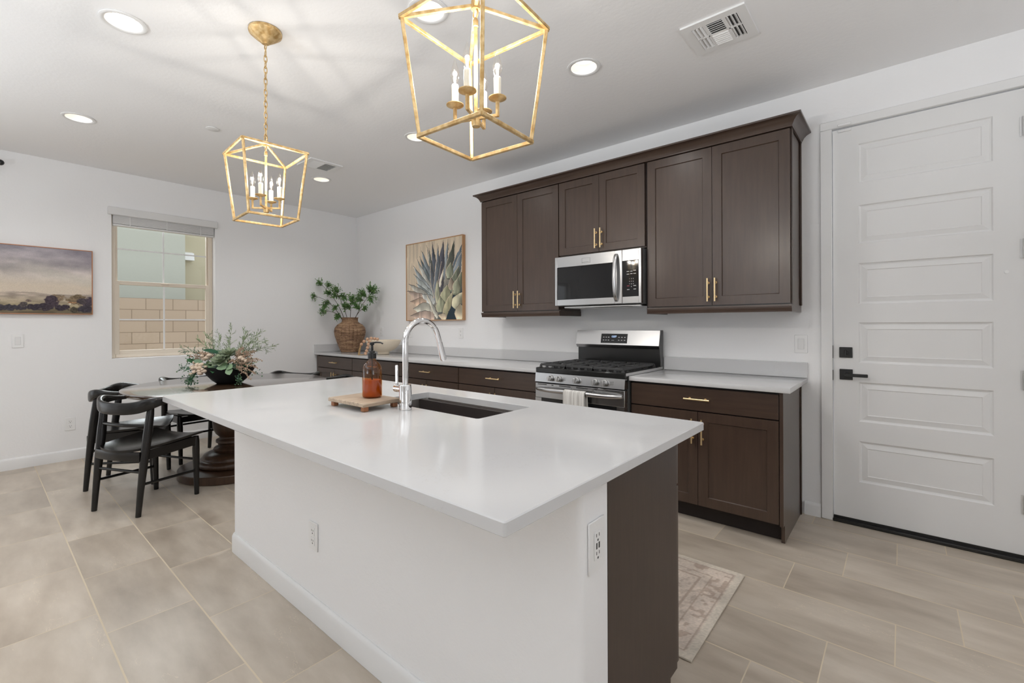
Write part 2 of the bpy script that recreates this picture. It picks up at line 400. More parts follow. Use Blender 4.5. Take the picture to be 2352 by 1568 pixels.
for (x0, x1, z0, z1) in ((0, 3.1, 0, H), (3.1, 4.9, 0, .75), (3.1, 4.9, 2.15, H), (4.9, X1, 0, H)):
    mb.box(x0, x1, Y0-.14, Y0, z0, z1)
struct('wall_front', mb, 'wall', 'white wall with an added window behind the camera', 'wall', smooth=0)

def base_profile(th=.014, h=.1): return [(0, 0), (th, 0), (th, h-.018), (th-.006, h-.004), (th-.010, h), (0, h)]
mb = MB(); mb.prism([(x, z) for x, z in base_profile()], 'Y', -4.1, -.7)
struct('baseboard_left', mb, 'trim', 'white baseboard along the left wall', 'baseboard')
mb = MB(); mb.prism([(-x, z) for x, z in base_profile(.014, .085)], 'X', 5.375, 5.466)
struct('baseboard_back', mb, 'trim', 'white baseboard between the base cabinet and the door', 'baseboard')
# door casing
mb = MB()
for (x0, x1, z0, z1) in ((5.468, 5.530, 0.001, 2.480), (5.468, 6.416, 2.480, 2.532), (6.354, 6.416, 0.001, 2.480)):
    mb.box(x0, x1, -.017, -.0005, z0, z1, .003)
struct('trim_1', mb, 'trim', 'flat white casing around the panelled door', 'trim')

# ------------------------------------------------------------------ entry door
def panel_face(mb, x0, x1, z0, z1, yf, yb, holes, rings, m=0):
    """Slab whose front (facing -y) is cut by stacked rectangular panels built from (inset, depth) rings."""
    hx0, hx1 = holes[0][0], holes[0][1]
    zs = sorted([(h[2], h[3]) for h in holes])
    def q(a, b, c, d): mb.add([a, b, c, d], [(0, 1, 2, 3)], m)
    q((x0, yf, z0), (hx0, yf, z0), (hx0, yf, z1), (x0, yf, z1)); q((hx1, yf, z0), (x1, yf, z0), (x1, yf, z1), (hx1, yf, z1))
    cur = z0
    for a, b in zs+[(z1, None)]:
        q((hx0, yf, cur), (hx1, yf, cur), (hx1, yf, a), (hx0, yf, a)); cur = b
    for a, b in zs:
        prev = (hx0, hx1, a, b, yf)
        for ins, dep in rings:
            nx = (hx0+ins, hx1-ins, a+ins, b-ins, yf+dep)
            A = [(prev[0], prev[4], prev[2]), (prev[1], prev[4], prev[2]), (prev[1], prev[4], prev[3]), (prev[0], prev[4], prev[3])]
            B = [(nx[0], nx[4], nx[2]), (nx[1], nx[4], nx[2]), (nx[1], nx[4], nx[3]), (nx[0], nx[4], nx[3])]
            for k in range(4): q(A[k], A[(k+1) % 4], B[(k+1) % 4], B[k])
            prev = nx
        q((prev[0], prev[4], prev[2]), (prev[1], prev[4], prev[2]), (prev[1], prev[4], prev[3]), (prev[0], prev[4], prev[3]))
    q((x0, yb, z0), (x0, yb, z1), (x1, yb, z1), (x1, yb, z0))
    for a, b in (((x0, z0), (x1, z0)), ((x1, z0), (x1, z1)), ((x1, z1), (x0, z1)), ((x0, z1), (x0, z0))):
        q((a[0], yf, a[1]), (a[0], yb, a[1]), (b[0], yb, b[1]), (b[0], yf, b[1]))
    return mb
door = thing('door_1', 'white six-panel entry door with black hardware', 'door', (DX0, 0.02, 0), None, 'structure')
mb = MB()
hz = [(0.268, 0.521), (0.642, 0.886), (1.005, 1.255), (1.370, 1.621), (1.742, 1.980), (2.117, 2.359)]
panel_face(mb, DX0, DX1, 0.036, 2.4725, 0.003, 0.047, [(5.660, 6.232, a, b) for a, b in hz], [(.006, .008), (.013, .010), (.041, .003), (.045, .006)])
obj('slab', mb, 'door', door, 0)
def square_plate(mb, x, z, s=.033): mb.box(x-s, x+s, -.006, .0028, z-s, z+s, .002)
db = MB(); square_plate(db, 5.596, 1.068); db = obj('deadbolt', db, 'black_metal', door)
mb = MB(); mb.cyl((5.596, -.006, 1.068), (5.596, -.016, 1.068), .014); mb.box(5.590, 5.602, -.030, -.016, 1.050, 1.084, .003); obj('thumb_turn', mb, 'black_metal', db)
lv = MB(); square_plate(lv, 5.597, .930); lv = obj('lever_handle', lv, 'black_metal', door)
mb = MB(); mb.cyl((5.597, -.006, .930), (5.597, -.045, .930), .013); mb.box(5.590, 5.706, -.052, -.040, .920, .940, .003); obj('lever', mb, 'black_metal', lv)
mb = MB(); mb.box(DX0-.0035, DX0-.0005, -.0145, .010, 1.030, 1.110); mb.box(DX0-.0035, DX0-.0005, -.0145, .010, .890, .955); obj('strike_plate', mb, 'black_metal', door)
for z in (2.274, 1.638, .95, .30):
    mb = MB(); mb.cyl((6.3435, -.0075, z-.05), (6.3435, -.0075, z+.05), .0068, n=12); mb.box(6.328, 6.351, .0005, .003, z-.05, z+.05); obj('hinge', mb, 'hinge', door)
mb = MB(); mb.box(DX0-.004, DX1+.004, -.022, .06, .0005, .020, .004); mb.box(DX0, DX1, .0, .05, .020, .035); obj('threshold', mb, 'threshold', door)
mb = MB(); mb.cyl((6.28, .0028, 1.520), (6.28, -.003, 1.520), .009); obj('door_bumper', mb, 'plate', door)
tmb = MB(); tmb.box(5.560, 5.628, -.026, -.0175, 2.484, 2.500, .003)
sn = obj('door_sensor', tmb, 'plate'); tag(sn, 'tiny white door contact sensor at the top left of the door frame', 'sensor')
mb = MB(); mb.box(5.560, 5.628, -.008, .0028, 2.452, 2.468, .003); obj('sensor_magnet', mb, 'plate', door)

# ------------------------------------------------------------------ window in the left wall
win = thing('window_1', 'almond vinyl single-hung window with white grids', 'window', (-.1, -2.25, WZ0), None, 'structure')
FX0, FX1 = -.130, -.080
fy0, fy1, fz0, fz1 = WY0+.002, WY1-.002, WZ0+.002, WZ1-.002
mb = MB()
mb.box(FX0, FX1, fy0, fy0+.040, fz0, fz1, .004); mb.box(FX0, FX1, fy1-.040, fy1, fz0, fz1, .004)
mb.box(FX0, FX1, fy0+.04, fy1-.04, fz0, fz0+.040, .004); mb.box(FX0, FX1, fy0+.04, fy1-.04, fz1-.04, fz1, .004)
obj('frame', mb, 'vinyl', win)
def sash(nm, x0, x1, y0, y1, z0, z1, r, grids_z, label=None):
    mb = MB(); mb.box(x0, x1, y0, y0+r, z0, z1, .003); mb.box(x0, x1, y1-r, y1, z0, z1, .003)
    mb.box(x0, x1, y0+r, y1-r, z0, z0+r, .003); mb.box(x0, x1, y0+r, y1-r, z1-r, z1, .003)
    s = obj(nm, mb, 'vinyl', win)
    mb = MB(); xm = (x0+x1)/2; mb.box(xm-.002, xm+.002, y0+r*.6, y1-r*.6, z0+r*.6, z1-r*.6); obj('pane', mb, 'pane', s, 0)
    mb = MB(); yc = (y0+y1)/2-.008
    mb.box(xm+.0025, xm+.010, yc-.007, yc+.007, z0+r, z1-r); 
    for gz in grids_z: mb.box(xm+.0025, xm+.0095, y0+r, y1-r, gz-.007, gz+.007)
    obj('grid_bars', mb, 'trim', s); return s
sash('upper_sash', -.124, -.100, fy0+.041, fy1-.041, 1.670, fz1-.041, .018, [2.032])
lo = sash('lower_sash', -.106, -.078, fy0+.030, fy1-.030, fz0+.034, 1.708, .040, [1.316])
mb = MB(); mb.box(-.078, -.066, -2.29, -2.22, 1.690, 1.700, .002); obj('latch', mb, 'vinyl', lo)
bl = thing('window_blind', 'white faux-wood blind raised to the top of the window', 'blind', (.02, -2.26, 2.25))
mb = MB(); mb.box(.001, .035, -2.738, -1.778, 2.348, 2.424, .006); mb.box(-.03, .03, -2.70, -1.812, 2.36, 2.398); obj('valance', mb, 'blind', bl)
mb = MB()
for k in range(13): mb.box(-.050, .0, -2.694, -1.812, 2.268+k*.0066, 2.2735+k*.0066, .001)
obj('slats', mb, 'blind', bl)
mb = MB(); mb.box(-.050, .0, -2.694, -1.812, 2.246, 2.264, .004); obj('bottom_rail', mb, 'blind', bl)
for y in (-2.56, -2.25, -1.94): mb = MB(); mb.box(.0003, .0012, y-.004, y+.004, 2.250, 2.352); obj('ladder_tape', mb, 'blind', bl)

# unseen torchiere uplights added to brighten the ceiling, behind and beside the camera
M['shade_metal'] = mat('uplight_metal', (0.05, 0.05, 0.05), 0.4)
for (x, y, UPLIGHT_W) in ((2.2, -4.9, 18), (6.9, -4.7, 9), (7.2, -1.9, 13)):
    t = thing('added_uplight', 'added torchiere uplight, unseen, behind the camera', 'floor lamp', (x, y, 0), 'added uplights behind the camera')
    mb = MB(); mb.lathe([(.14, .001), (.14, .015), (.02, .025)], (x, y, 0), 32); obj('base', mb, 'shade_metal', t)
    mb = MB(); mb.cyl((x, y, .02), (x, y, 1.58), .012); obj('pole', mb, 'shade_metal', t)
    mb = MB(); mb.lathe([(.02, 1.58), (.12, 1.60), (.20, 1.66), (.205, 1.66), (.13, 1.615), (.02, 1.60)], (x, y, 0), 40, cap1=False); obj('lamp_shade', mb, 'shade_metal', t)
    l = bpy.data.lights.new('added_uplight_glow', 'AREA'); l.shape = 'DISK'; l.size = .30; l.energy = UPLIGHT_W; l.color = (.95, .975, 1)
    o = bpy.data.objects.new('added_uplight_glow', l); C.objects.link(o); o.location = (x, y, 1.655); o.rotation_euler = (PI, 0, 0)

# outdoors
mb = MB(); mb.box(-12, -.16, -9, 6, -.35, -.25); tag(obj('yard_ground', mb, 'dirt'), 'gravel side yard outside the window', 'ground', None, 'structure')
mb = MB(); mb.box(-4.4, -4.2, -8, 5, -.25, 1.737); tag(obj('block_fence', mb, 'block'), 'tan concrete block fence outside the window', 'fence', None, 'structure')
nb = thing('neighbor_house', 'sage and tan stucco house beyond the block fence', 'house', (-6.5, -1, -.25), None, 'structure')
mb = MB(); mb.box(-8.5, -5.7, -9, -.62, -.25, 6.2); obj('sage_wall', mb, 'stucco_green', nb)
mb = MB(); mb.box(-8.5, -6.2, -.618, 5, -.25, 6.2); obj('tan_wall', mb, 'stucco_tan', nb)
mb = MB(); mb.prism([(-6.199, 2.70), (-6.02, 2.70), (-6.05, 2.86), (-6.199, 2.90)], 'Y', -.60, -.36); obj('vent_hood', mb, 'trim', nb)

# curtain rod of the patio door beside the picture
cr = thing('curtain_rod', 'black curtain rod end at the left edge of the photo', 'curtain rod', (.09, -5.2, 2.65))
mb = MB(); mb.cyl((.09, -7.0, 2.647), (.09, -3.50, 2.647), .010); obj('rod', mb, 'black_metal', cr)
mb = MB(); mb.cyl((.09, -3.50, 2.647), (.09, -3.475, 2.647), .014); mb.ball((.09, -3.448, 2.647), .024); obj('finial', mb, 'black_metal', cr)
mb = MB(); mb.cyl((.002, -3.75, 2.647), (.10, -3.75, 2.647), .008); mb.cyl((.001, -3.75, 2.647), (.008, -3.75, 2.647), .025); obj('bracket', mb, 'black_metal', cr)
pd = thing('door_2', 'white sliding patio door left of the picture', 'door', (-.1, -5.3, 0), None, 'structure')
mb = MB()
for y in (PY0+.002, (PY0+PY1)/2-.03, PY1-.062): mb.box(-.13, -.085, y, y+.06, .002, PZ1-.002, .004)
mb.box(-.13, -.085, PY0+.062, PY1-.062, .002, .07); mb.box(-.13, -.085, PY0+.062, PY1-.062, PZ1-.06, PZ1-.002); obj('frame', mb, 'trim', pd)
mb = MB()
for xx in (3.102, 3.97, 4.838): mb.box(xx, xx+.06, Y0-.12, Y0-.07, .752, 2.148)
for z in (.752, 2.088): mb.box(3.102, 4.898, Y0-.115, Y0-.075, z, z+.06)
struct('added_window_rear', mb, 'trim', 'added white framed window behind the camera', 'window')  # unseen rear window, added as an opening for extra light
mb = MB()
for yy in (-5.148, -4.23, -3.312): mb.box(X1+.08, X1+.13, yy, yy+.06, .802, 2.198)
for z in (.802, 2.138): mb.box(X1+.085, X1+.125, -5.148, -3.252, z, z+.06)
struct('added_window_side', mb, 'trim', 'added white framed window in the right wall beyond the frame', 'window')  # unseen side window, added to let its lamp into the room

# ------------------------------------------------------------------ ceiling fittings
def downlight():
    r = thing('recessed_light', '', 'ceiling light', (0, 0, 0), 'recessed lights in the ceiling')
    mb = MB(); prof = [(.075, 0), (.098, -.001), (.098, -.004), (.092, -.006), (.080, -.006), (.075, -.002)]
    mb.lathe(prof+[prof[0]], n=40, cap0=False, cap1=False); obj('trim_ring', mb, 'trim', r)
    mb = MB(); mb.lathe([(.0755, .0), (.066, .045), (.060, .050)], n=40, cap0=False, cap1=False); obj('baffle', mb, 'baffle', r)
    mb = MB(); mb.lathe([(.0605, .050), (.0605, .053)], n=40); obj('lens', mb, 'lamp_lens', r)
    return r
dl0 = downlight()
for i, ((x, y), lab) in enumerate(DOWN):
    d = dl0 if i == 0 else copy_tree(dl0)
    d.location = (x, y, H); d['label'] = lab
    l = bpy.data.lights.new('downlight_beam', 'SPOT'); l.energy = DOWN_W*4; l.spot_size = R(150); l.spot_blend = 0.8
    l.shadow_soft_size = .05; l.color = (1.0, 0.985, 0.965)
    o = bpy.data.objects.new('downlight_beam', l); C.objects.link(o); o.location = (x, y, H-.012)

def vent(x0, x1, y0, y1, label, turn=False):
    """Ceiling register: two end banks of cross louvres, a centre bank of long louvres."""
    r = thing('ceiling_vent', label, 'vent', ((x0+x1)/2, (y0+y1)/2, H), 'ceiling vents')
    zt, zb = H-.0005, H-.010; f_ = .045
    mb = MB()
    for (a, b, c, d) in ((x0, x1, y0, y0+f_), (x0, x1, y1-f_, y1), (x0, x0+f_, y0+f_, y1-f_), (x1-f_, x1, y0+f_, y1-f_)): mb.box(a, b, c, d, zb, zt)
    ix0, ix1, iy0, iy1 = x0+f_, x1-f_, y0+f_, y1-f_
    if turn: ym = (iy0+iy1)/2; mb.box(ix0, ix1, ym-.006, ym+.006, zb, zt)
    else:
        for xx in (ix0+.062, ix1-.062): mb.box(xx-.008, xx+.008, iy0, iy1, zb, zt)
        ym = (iy0+iy1)/2; mb.box(ix0, ix0+.06, ym-.005, ym+.005, zb, zt); mb.box(ix1-.06, ix1, ym-.005, ym+.005, zb, zt)
    obj('frame', mb, 'plate', r)
    mb = MB(); mb.box(ix0, ix1, iy0, iy1, H-.0025, H-.0006); obj('duct_shade_sheet', mb, 'vent_dark', r)  # dark sheet painted for the shade inside the duct, no opening behind
    def slat(p0, p1, tilt, along):
        mb = MB(); c = (Vector(p0)+Vector(p1))/2; ln = (Vector(p1)-Vector(p0)).length
        a = Vector((1, 0, 0)) if along == 'X' else Vector((0, 1, 0)); u = Vector((0, 1, 0)) if along == 'X' else Vector((1, 0, 0))
        up = Vector((0, 0, 1)); s_ = (u*math.cos(tilt)+up*math.sin(tilt)); nrm = a.cross(s_)
        mb.obox(c, a, s_, nrm, ln/2, .0085, .0008); obj('louvre', mb, 'plate', r)
    zc = H-.0085
    if turn:
        for (ya, yb, t) in ((iy0, ym-.006, R(40)), (ym+.006, iy1, R(-40))):
            n = 8
            for k in range(n):
                xx = ix0+(k+.5)*(ix1-ix0)/n; slat((xx, ya, zc), (xx, yb, zc), t, 'Y')
    else:
        for k in range(12):
            yy = iy0+(k+.5)*(iy1-iy0)/12; slat((ix0+.068, yy, zc), (ix1-.068, yy, zc), R(42) if k < 6 else R(-42), 'X')
        for (xa, t) in ((ix0, R(42)), (ix1-.056, R(-42))):
            for k in range(3):
                xx = xa+(k+.5)*.056/3
                slat((xx, iy0, zc), (xx, ym-.005, zc), t, 'Y'); slat((xx, ym+.005, zc), (xx, iy1, zc), t, 'Y')
    return r
vent(4.999, 5.303, -1.190, -.886, 'white ceiling vent nearest the camera, above the tall cabinets')
vent(1.545, 1.823, -1.580, -1.262, 'smaller far white ceiling vent right behind the far pendant lantern', True)
mb = MB(); mb.lathe([(.045, -.002), (.045, -.006), (.040, -.008)], (1.84, -2.379, H), 24)
tag(obj('sprinkler_cover', mb, 'trim'), 'flat round white sprinkler cover on the ceiling left of the far pendant', 'sprinkler')

# ------------------------------------------------------------------ pendant lanterns
def pendant(x, y, frame_rot, arm_rot, label):
    r = thing('pendant_lantern', label, 'pendant light', (x, y, 0), 'gold lantern pendants over the island')
    Z0, Z1, ZH = 1.7996, 2.1421, 2.193; a, b = .2141, .1651
    def cn(s_, k, z): t = frame_rot+k*PI/2; return Vector((x+s_*math.cos(t), y+s_*math.sin(t), z))
    mb = MB(); mb.lathe([(.078, -.001), (.080, -.010), (.078, -.018), (.050, -.042), (.026, -.060), (.020, -.066), (.014, -.070)], (x, y, H), 40); obj('canopy', mb, 'gold', r)
    mb = MB()
    mb.ring_tube([(x+.011*math.cos(t), y, H-.082+.014*math.sin(t)) for t in np.linspace(0, 2*PI, 17)[:-1]], .0028, 8, closed=True)
    z = H-.100; k = 0
    while z > ZH+.030:
        hl = .0165; ang = k*PI/2; ca, sa = math.cos(ang), math.sin(ang)
        pts = []
        for t in np.linspace(0, 2*PI, 21)[:-1]:
            u = .0075*math.cos(t); v_ = .0175*math.sin(t); pts.append((x+u*ca, y+u*sa, z-hl+v_*1.15))
        mb.ring_tube(pts, .0023, 7, closed=True); z -= .0292; k += 1
    obj('chain', mb, 'gold', r)
    mb = MB(); S = .0105
    for k in range(4):
        mb.bar(cn(a*1.03, k, Z1), cn(a*1.03, (k+1) % 4, Z1), S, S, bev=.0012)
        mb.bar(cn(b*1.03, k, Z0), cn(b*1.03, (k+1) % 4, Z0), S, S, bev=.0012)
        mb.bar(cn(a, k, Z1), cn(b, k, Z0), S, S, bev=.0012)
        mb.bar(cn(a, k, Z1), Vector((x, y, ZH)), S, S, bev=.0012)
    mb.cyl((x, y, ZH-.012), (x, y, ZH+.012), .013, n=20)
    mb.ring_tube([(x+.012*math.cos(t), y, ZH+.024+.013*math.sin(t)) for t in np.linspace(0, 2*PI, 17)[:-1]], .0028, 8, closed=True)
    obj('frame', mb, 'gold', r)
    mb = MB()
    mb.ring_tube([(x+.009*math.cos(t), y, ZH-.024+.013*math.sin(t)) for t in np.linspace(0, 2*PI, 17)[:-1]], .0024, 8, closed=True)
    mb.lathe([(.004, ZH-.036), (.008, ZH-.045), (.008, ZH-.062), (.0055, ZH-.064), (.0055, 1.868), (.013, 1.866), (.014, 1.846), (.012, 1.836)], (x, y, 0), 20)
    for k in range(4):
        t = arm_rot+k*PI/2; dx, dy = math.cos(t), math.sin(t); rr_ = .067
        mb.bar((x+.006*dx, y+.006*dy, 1.860), (x+(rr_+.004)*dx, y+(rr_+.004)*dy, 1.860), .008, .008)
        mb.bar((x+rr_*dx, y+rr_*dy, 1.858), (x+rr_*dx, y+rr_*dy, 1.904), .0078, .0078)
    obj('candle_arms', mb, 'gold', r)
    for k in range(4):
        t = arm_rot+k*PI/2; cx, cy = x+.067*math.cos(t), y+.067*math.sin(t)
        mb = MB(); mb.lathe([(.006, 1.900), (.012, 1.9035), (.026, 1.909), (.0262, 1.911), (.012, 1.907), (.004, 1.906)], (cx, cy, 0), 24, cap1=False); cu = obj('drip_cup', mb, 'gold', r)
        mb = MB(); mb.lathe([(.0102, 1.9072), (.0104, 1.968), (.0095, 1.970), (.006, 1.970)], (cx, cy, 0), 20); obj('candle_sleeve', mb, 'candle', cu)
        mb = MB(); prof = [(.006, 1.9705), (.0075, 1.976), (.0115, 1.984), (.0138, 1.994), (.0132, 2.006), (.0098, 2.020), (.0058, 2.033), (.0025, 2.043), (.0008, 2.048)]
        mb.lathe(prof, (cx, cy, 0), 20, cap0=False); bu = obj('bulb', mb, 'bulb', cu)
        mb = MB(); mb.ring_tube([(cx-.003, cy, 1.985), (cx-.0035, cy, 1.998), (cx, cy, 2.005), (cx+.0035, cy, 1.998), (cx+.003, cy, 1.985)], .0014, 6); obj('filament', mb, 'filament', cu)
        l = bpy.data.lights.new('bulb_glow', 'POINT'); l.energy = BULB_W; l.shadow_soft_size = .006; l.color = (1.0, .95, .88)
        o = bpy.data.objects.new('bulb_glow', l); C.objects.link(o); o.location = (cx, cy, 2.012)
    return r
pendant(3.379, -2.600, -.8525, R(-43), 'far gold open-frame lantern pendant on a chain, over the island near the dining table')
pendant(4.9165, -2.622, -.7141, R(-67), 'large near gold open-frame lantern pendant cut by the top edge of the photo')

# ------------------------------------------------------------------ cabinets
def handle_v(x, y, z0, z1, parent):
    mb = MB(); mb.cyl((x, y-.030, z0), (x, y-.030, z1), .0058, n=12)
    for z in (z0+.03, z1-.03): mb.cyl((x, y-.001, z), (x, y-.030, z), .0048, n=10); mb.lathe([(.0085, 0), (.0085, .004)], (0, 0, 0), 12) if False else None; mb.cyl((x, y-.0005, z), (x, y-.006, z), .0085, n=12)
    return obj('handle', mb, 'brass', parent)
def handle_h(x, y, z, parent, ln=.155):
    mb = MB(); mb.cyl((x-ln/2, y-.030, z), (x+ln/2, y-.030, z), .0058, n=12)
    for s_ in (-1, 1): xx = x+s_*(ln/2-.03); mb.cyl((xx, y-.001, z), (xx, y-.030, z), .0048, n=10); mb.cyl((xx, y-.0005, z), (xx, y-.006, z), .0085, n=12)
    return obj('handle', mb, 'brass', parent)
def shaker(mb, x0, x1, z0, z1, yf, yb, rail=.058):
    return panel_face(mb, x0, x1, z0, z1, yf, yb, [(x0+rail, x1-rail, z0+rail, z1-rail)], [(.0015, .003), (.004, .0075)])

def upper(x0, x1, z0, z1, label, rail=True, rail_wrap=(False, False), side=None):
    r = thing('wall_cabinet', label, 'cabinet', ((x0+x1)/2, -.165, z0), 'dark wall cabinets')
    mb = MB(); mb.box(x0+.0005, x1-.0005, -.326, -.001, z0, z1, .0); obj('cabinet_body', mb, 'wood', r)
    xm = (x0+x1)/2; g = .0016
    for (a, b, hx) in ((x0+.003, xm-g, xm-g-.022), (xm+g, x1-.003, xm+g+.022)):
        mb = MB(); shaker(mb, a, b, z0+.008, z1-.004, -.350, -.329)
        d = obj('door', mb, 'wood', r, 0); handle_v(hx, -.350, z0+.032, z0+.187, d)
    if rail:
        mb = MB(); prof = [(-.316, z0-.0005), (-.350, z0-.0005), (-.352, z0-.010), (-.345, z0-.028), (-.343, z0-.044), (-.316, z0-.044)]
        mb.prism(prof, 'X', x0-.004, x1+.004)
        for xx in (x0-.004, x1-.014): mb.box(xx, xx+.018, -.316, -.002, z0-.044, z0-.0005)
        obj('light_rail', mb, 'wood_h', r)
    if side:
        mb = MB(); mb.box(x1, x1+.010, -.026, -.001, z0, z1-.0, .002); mb.box(x1, x1+.006, -.326, -.296, z0, z1, .001); obj('scribe_strip', mb, 'wood', r)
    return r
UT = 2.437
upper(2.784, 3.681, 1.366, UT, 'dark wood wall cabinet left of the microwave')
upper(3.684, 4.441, 1.818, UT, 'short dark wood wall cabinet directly above the microwave', rail=False)
upper(4.457, 5.357, 1.368, UT, 'tall dark wood wall cabinet right of the microwave', side=True)
mb = MB(); mb.box(4.4415, 4.4565, -.322, -.001, 1.324, UT); tag(obj('filler_strip', mb, 'cab_in'), 'narrow dark filler strip between microwave and the right wall cabinet', 'filler')
# crown moulding
prof = [(-.004, 2.4375), (.006, 2.4375), (.010, 2.4385), (.010, 2.446), (.014, 2.452), (.022, 2.468), (.036, 2.482), (.052, 2.490), (.060, 2.493), (.061, 2.503), (-.004, 2.503)]
cx0, cx1, cyf = 2.790, 5.359, -.352
mb = MB(); n = len(prof); vs = []
for k in range(4):
    for o_, z in prof:
        vs.append([(cx0-o_, -.002, z), (cx0-o_, cyf-o_, z), (cx1+o_, cyf-o_, z), (cx1+o_, -.002, z)][k])
fs = [tuple(range(n)), tuple(3*n+i for i in range(n))]
for k in range(3):
    for i in range(n): fs.append((k*n+i, k*n+(i+1) % n, (k+1)*n+(i+1) % n, (k+1)*n+i))
mb.add(vs, fs); mb.box(cx0, cx1, cyf, -.002, 2.4375, 2.4385)
tag(obj('crown_moulding', mb, 'wood_h', smooth=30), 'dark wood crown moulding running along the tops of the wall cabinets', 'moulding')

BT = .8610
def base(x0, x1, label, left_fill=0.0, end=False):
    r = thing('base_cabinet', label, 'cabinet', ((x0+x1)/2, -.3, 0), 'dark base cabinets along the kitchen wall')
    mb = MB(); mb.box(x0+.0005, x1-.0005, -.592, -.022, .105, BT); obj('cabinet_body', mb, 'cab_in', r)
    mb = MB(); mb.box(x0+.0005, x1-(.019 if end else .0005), -.530, -.515, .001, .1045); obj('toe_kick', mb, 'cab_in', r)
    if end:
        mb = MB(); mb.prism([(-.612, .105), (-.540, .105), (-.540, .001), (-.022, .001), (-.022, BT), (-.612, BT)], 'X', x1-.018, x1+.0005); mb.box(x1+.0008, x1+.008, -.046, -.022, .001, BT, .002)
        mb.box(x1-.0175, x1+.0005, -.572, -.541, .001, .1045)
        obj('end_panel', mb, 'wood', r)
    if left_fill:
        mb = MB(); mb.box(x0+.001, x0+left_fill-.003, -.612, -.593, .105, BT-.002); obj('filler', mb, 'wood', r)
    a0 = x0+left_fill+.003; a1 = x1-(.021 if end else .003)
    mb = MB(); mb.box(a0, a1, -.617, -.596, .706, .848, .0015); dr = obj('drawer', mb, 'wood_h', r, 30); handle_h((a0+a1)/2, -.617, .779, dr)
    xm = (a0+a1)/2
    for (p, q, hx) in ((a0, xm-.0016, xm-.030), (xm+.0016, a1, xm+.030)):
        mb = MB(); shaker(mb, p, q, .115, .699, -.617, -.596); d = obj('door', mb, 'wood', r, 0); handle_v(hx, -.617, .502, .657, d)
    return r
base(.024, .8925, 'dark base cabinet in the corner beneath the wicker vase', .045)
base(.8945, 1.8115, 'dark base cabinet partly hidden behind the amber soap bottle')
base(1.8135, 2.7315, 'dark base cabinet just right of the faucet, second one left of the range')
base(2.7335, 3.640, 'dark base cabinet directly left of the gas range')
base(4.452, 5.3575, 'brown base cabinet right of the range beside the white door', end=True)

CT0, CT1 = .8627, .8927
def slab(mb, x0, x1, y0, y1, z0=CT0, z1=CT1): return mb.box(x0, x1, y0, y1, z0, z1, .003, 2)
ct = thing('countertop', 'long white quartz countertop left of the range', 'countertop', (1.8, -.32, CT0))
mb = MB(); slab(mb, .002, 3.675, -.640, -.001); obj('worktop', mb, 'quartz', ct)
mb = MB(); mb.box(.024, 3.675, -.021, -.001, CT1+.0003, .993, .002); obj('backsplash', mb, 'quartz', ct)
mb = MB(); mb.box(.002, .022, -.640, -.001, CT1+.0003, .993, .002); obj('side_splash', mb, 'quartz', ct)
ct = thing('countertop', 'short white quartz countertop right of the range', 'countertop', (4.9, -.32, CT0))
mb = MB(); slab(mb, 4.447, 5.3965, -.640, -.001); obj('worktop', mb, 'quartz', ct)
mb = MB(); mb.box(4.447, 5.3965, -.021, -.001, CT1+.0003, .994, .002); obj('backsplash', mb, 'quartz', ct)

# ------------------------------------------------------------------ microwave
mw = thing('microwave', 'stainless over-the-range microwave under the short wall cabinet', 'microwave', (4.06, -.2, 1.4))
mx0, mx1, mz0, mz1 = 3.686, 4.439, 1.404, 1.804
mb = MB(); mb.box(mx0+.002, mx1, -.380, -.001, mz0-.004, mz1+.002, .003); obj('case', mb, 'side_grey', mw)
mb = MB(); mb.box(mx0+.06, mx1-.02, -.372, -.05, mz0-.022, mz0-.0045, .006); vt = obj('vent_base', mb, 'alum', mw)
mb = MB(); mb.box(mx0+.14, mx0+.25, -.35, -.28, mz0-.0245, mz0-.0225); obj('task_lamp', mb, 'plate', vt)
def ring_rect(mb, x0, x1, z0, z1, hx0, hx1, hz0, hz1, yf, yb, bev=.002):
    mb.box(x0, hx0, yf, yb, z0, z1, bev); mb.box(hx1, x1, yf, yb, z0, z1, bev); mb.box(hx0-.002, hx1+.002, yf, yb, z0, hz0, bev); mb.box(hx0-.002, hx1+.002, yf, yb, hz1, z1, bev)
dx1 = 4.288
mb = MB(); ring_rect(mb, mx0, dx1, mz0, mz1, mx0+.022, dx1-.062, 1.454, 1.717, -.415, -.382); dr = obj('door', mb, 'steel', mw)
mb = MB(); mb.box(mx0+.024, dx1-.001, -.4115, -.385, 1.456, 1.7155); obj('door_glass', mb, 'black_gloss', dr)
mb = MB()
pts = []; ell = []
for t in np.linspace(0, 1, 17):
    z = 1.425+.350*t; y = -.4155-.040*math.sin(PI*t)**.5; pts.append((4.243, y, z)); ell.append((.0145, .0075, .8))
mb.ring_tube(pts, 1, 14, ell=ell, up=(1, 0, 0)); obj('handle', mb, 'steel', dr)
mb = MB(); ring_rect(mb, 3.945, 4.020, 1.735, 1.775, 3.9465, 4.0185, 1.7365, 1.7735, -.4158, -.415, 0); mb.box(3.947, 4.005, -.4157, -.415, 1.741, 1.744); obj('badge', mb, 'badge', dr)
mb = MB(); ring_rect(mb, dx1+.002, mx1, mz0, mz1, dx1+.004, 4.418, 1.455, 1.720, -.415, -.382); cp = obj('control_panel', mb, 'steel', mw)
mb = MB(); mb.box(dx1+.003, 4.4185, -.4125, -.385, 1.456, 1.7195); kp = obj('keypad', mb, 'black_gloss', cp)
yk = -.4129
text('clock_digits', '12:27', (4.352, yk, 1.698), .022, 'led_white', cp)
text('number_keys', '1   2   3\n4   5   6\n7   8   9\n0', (4.362, yk, 1.556), .011, 'led_white', cp, line=1.75)
mb = MB()
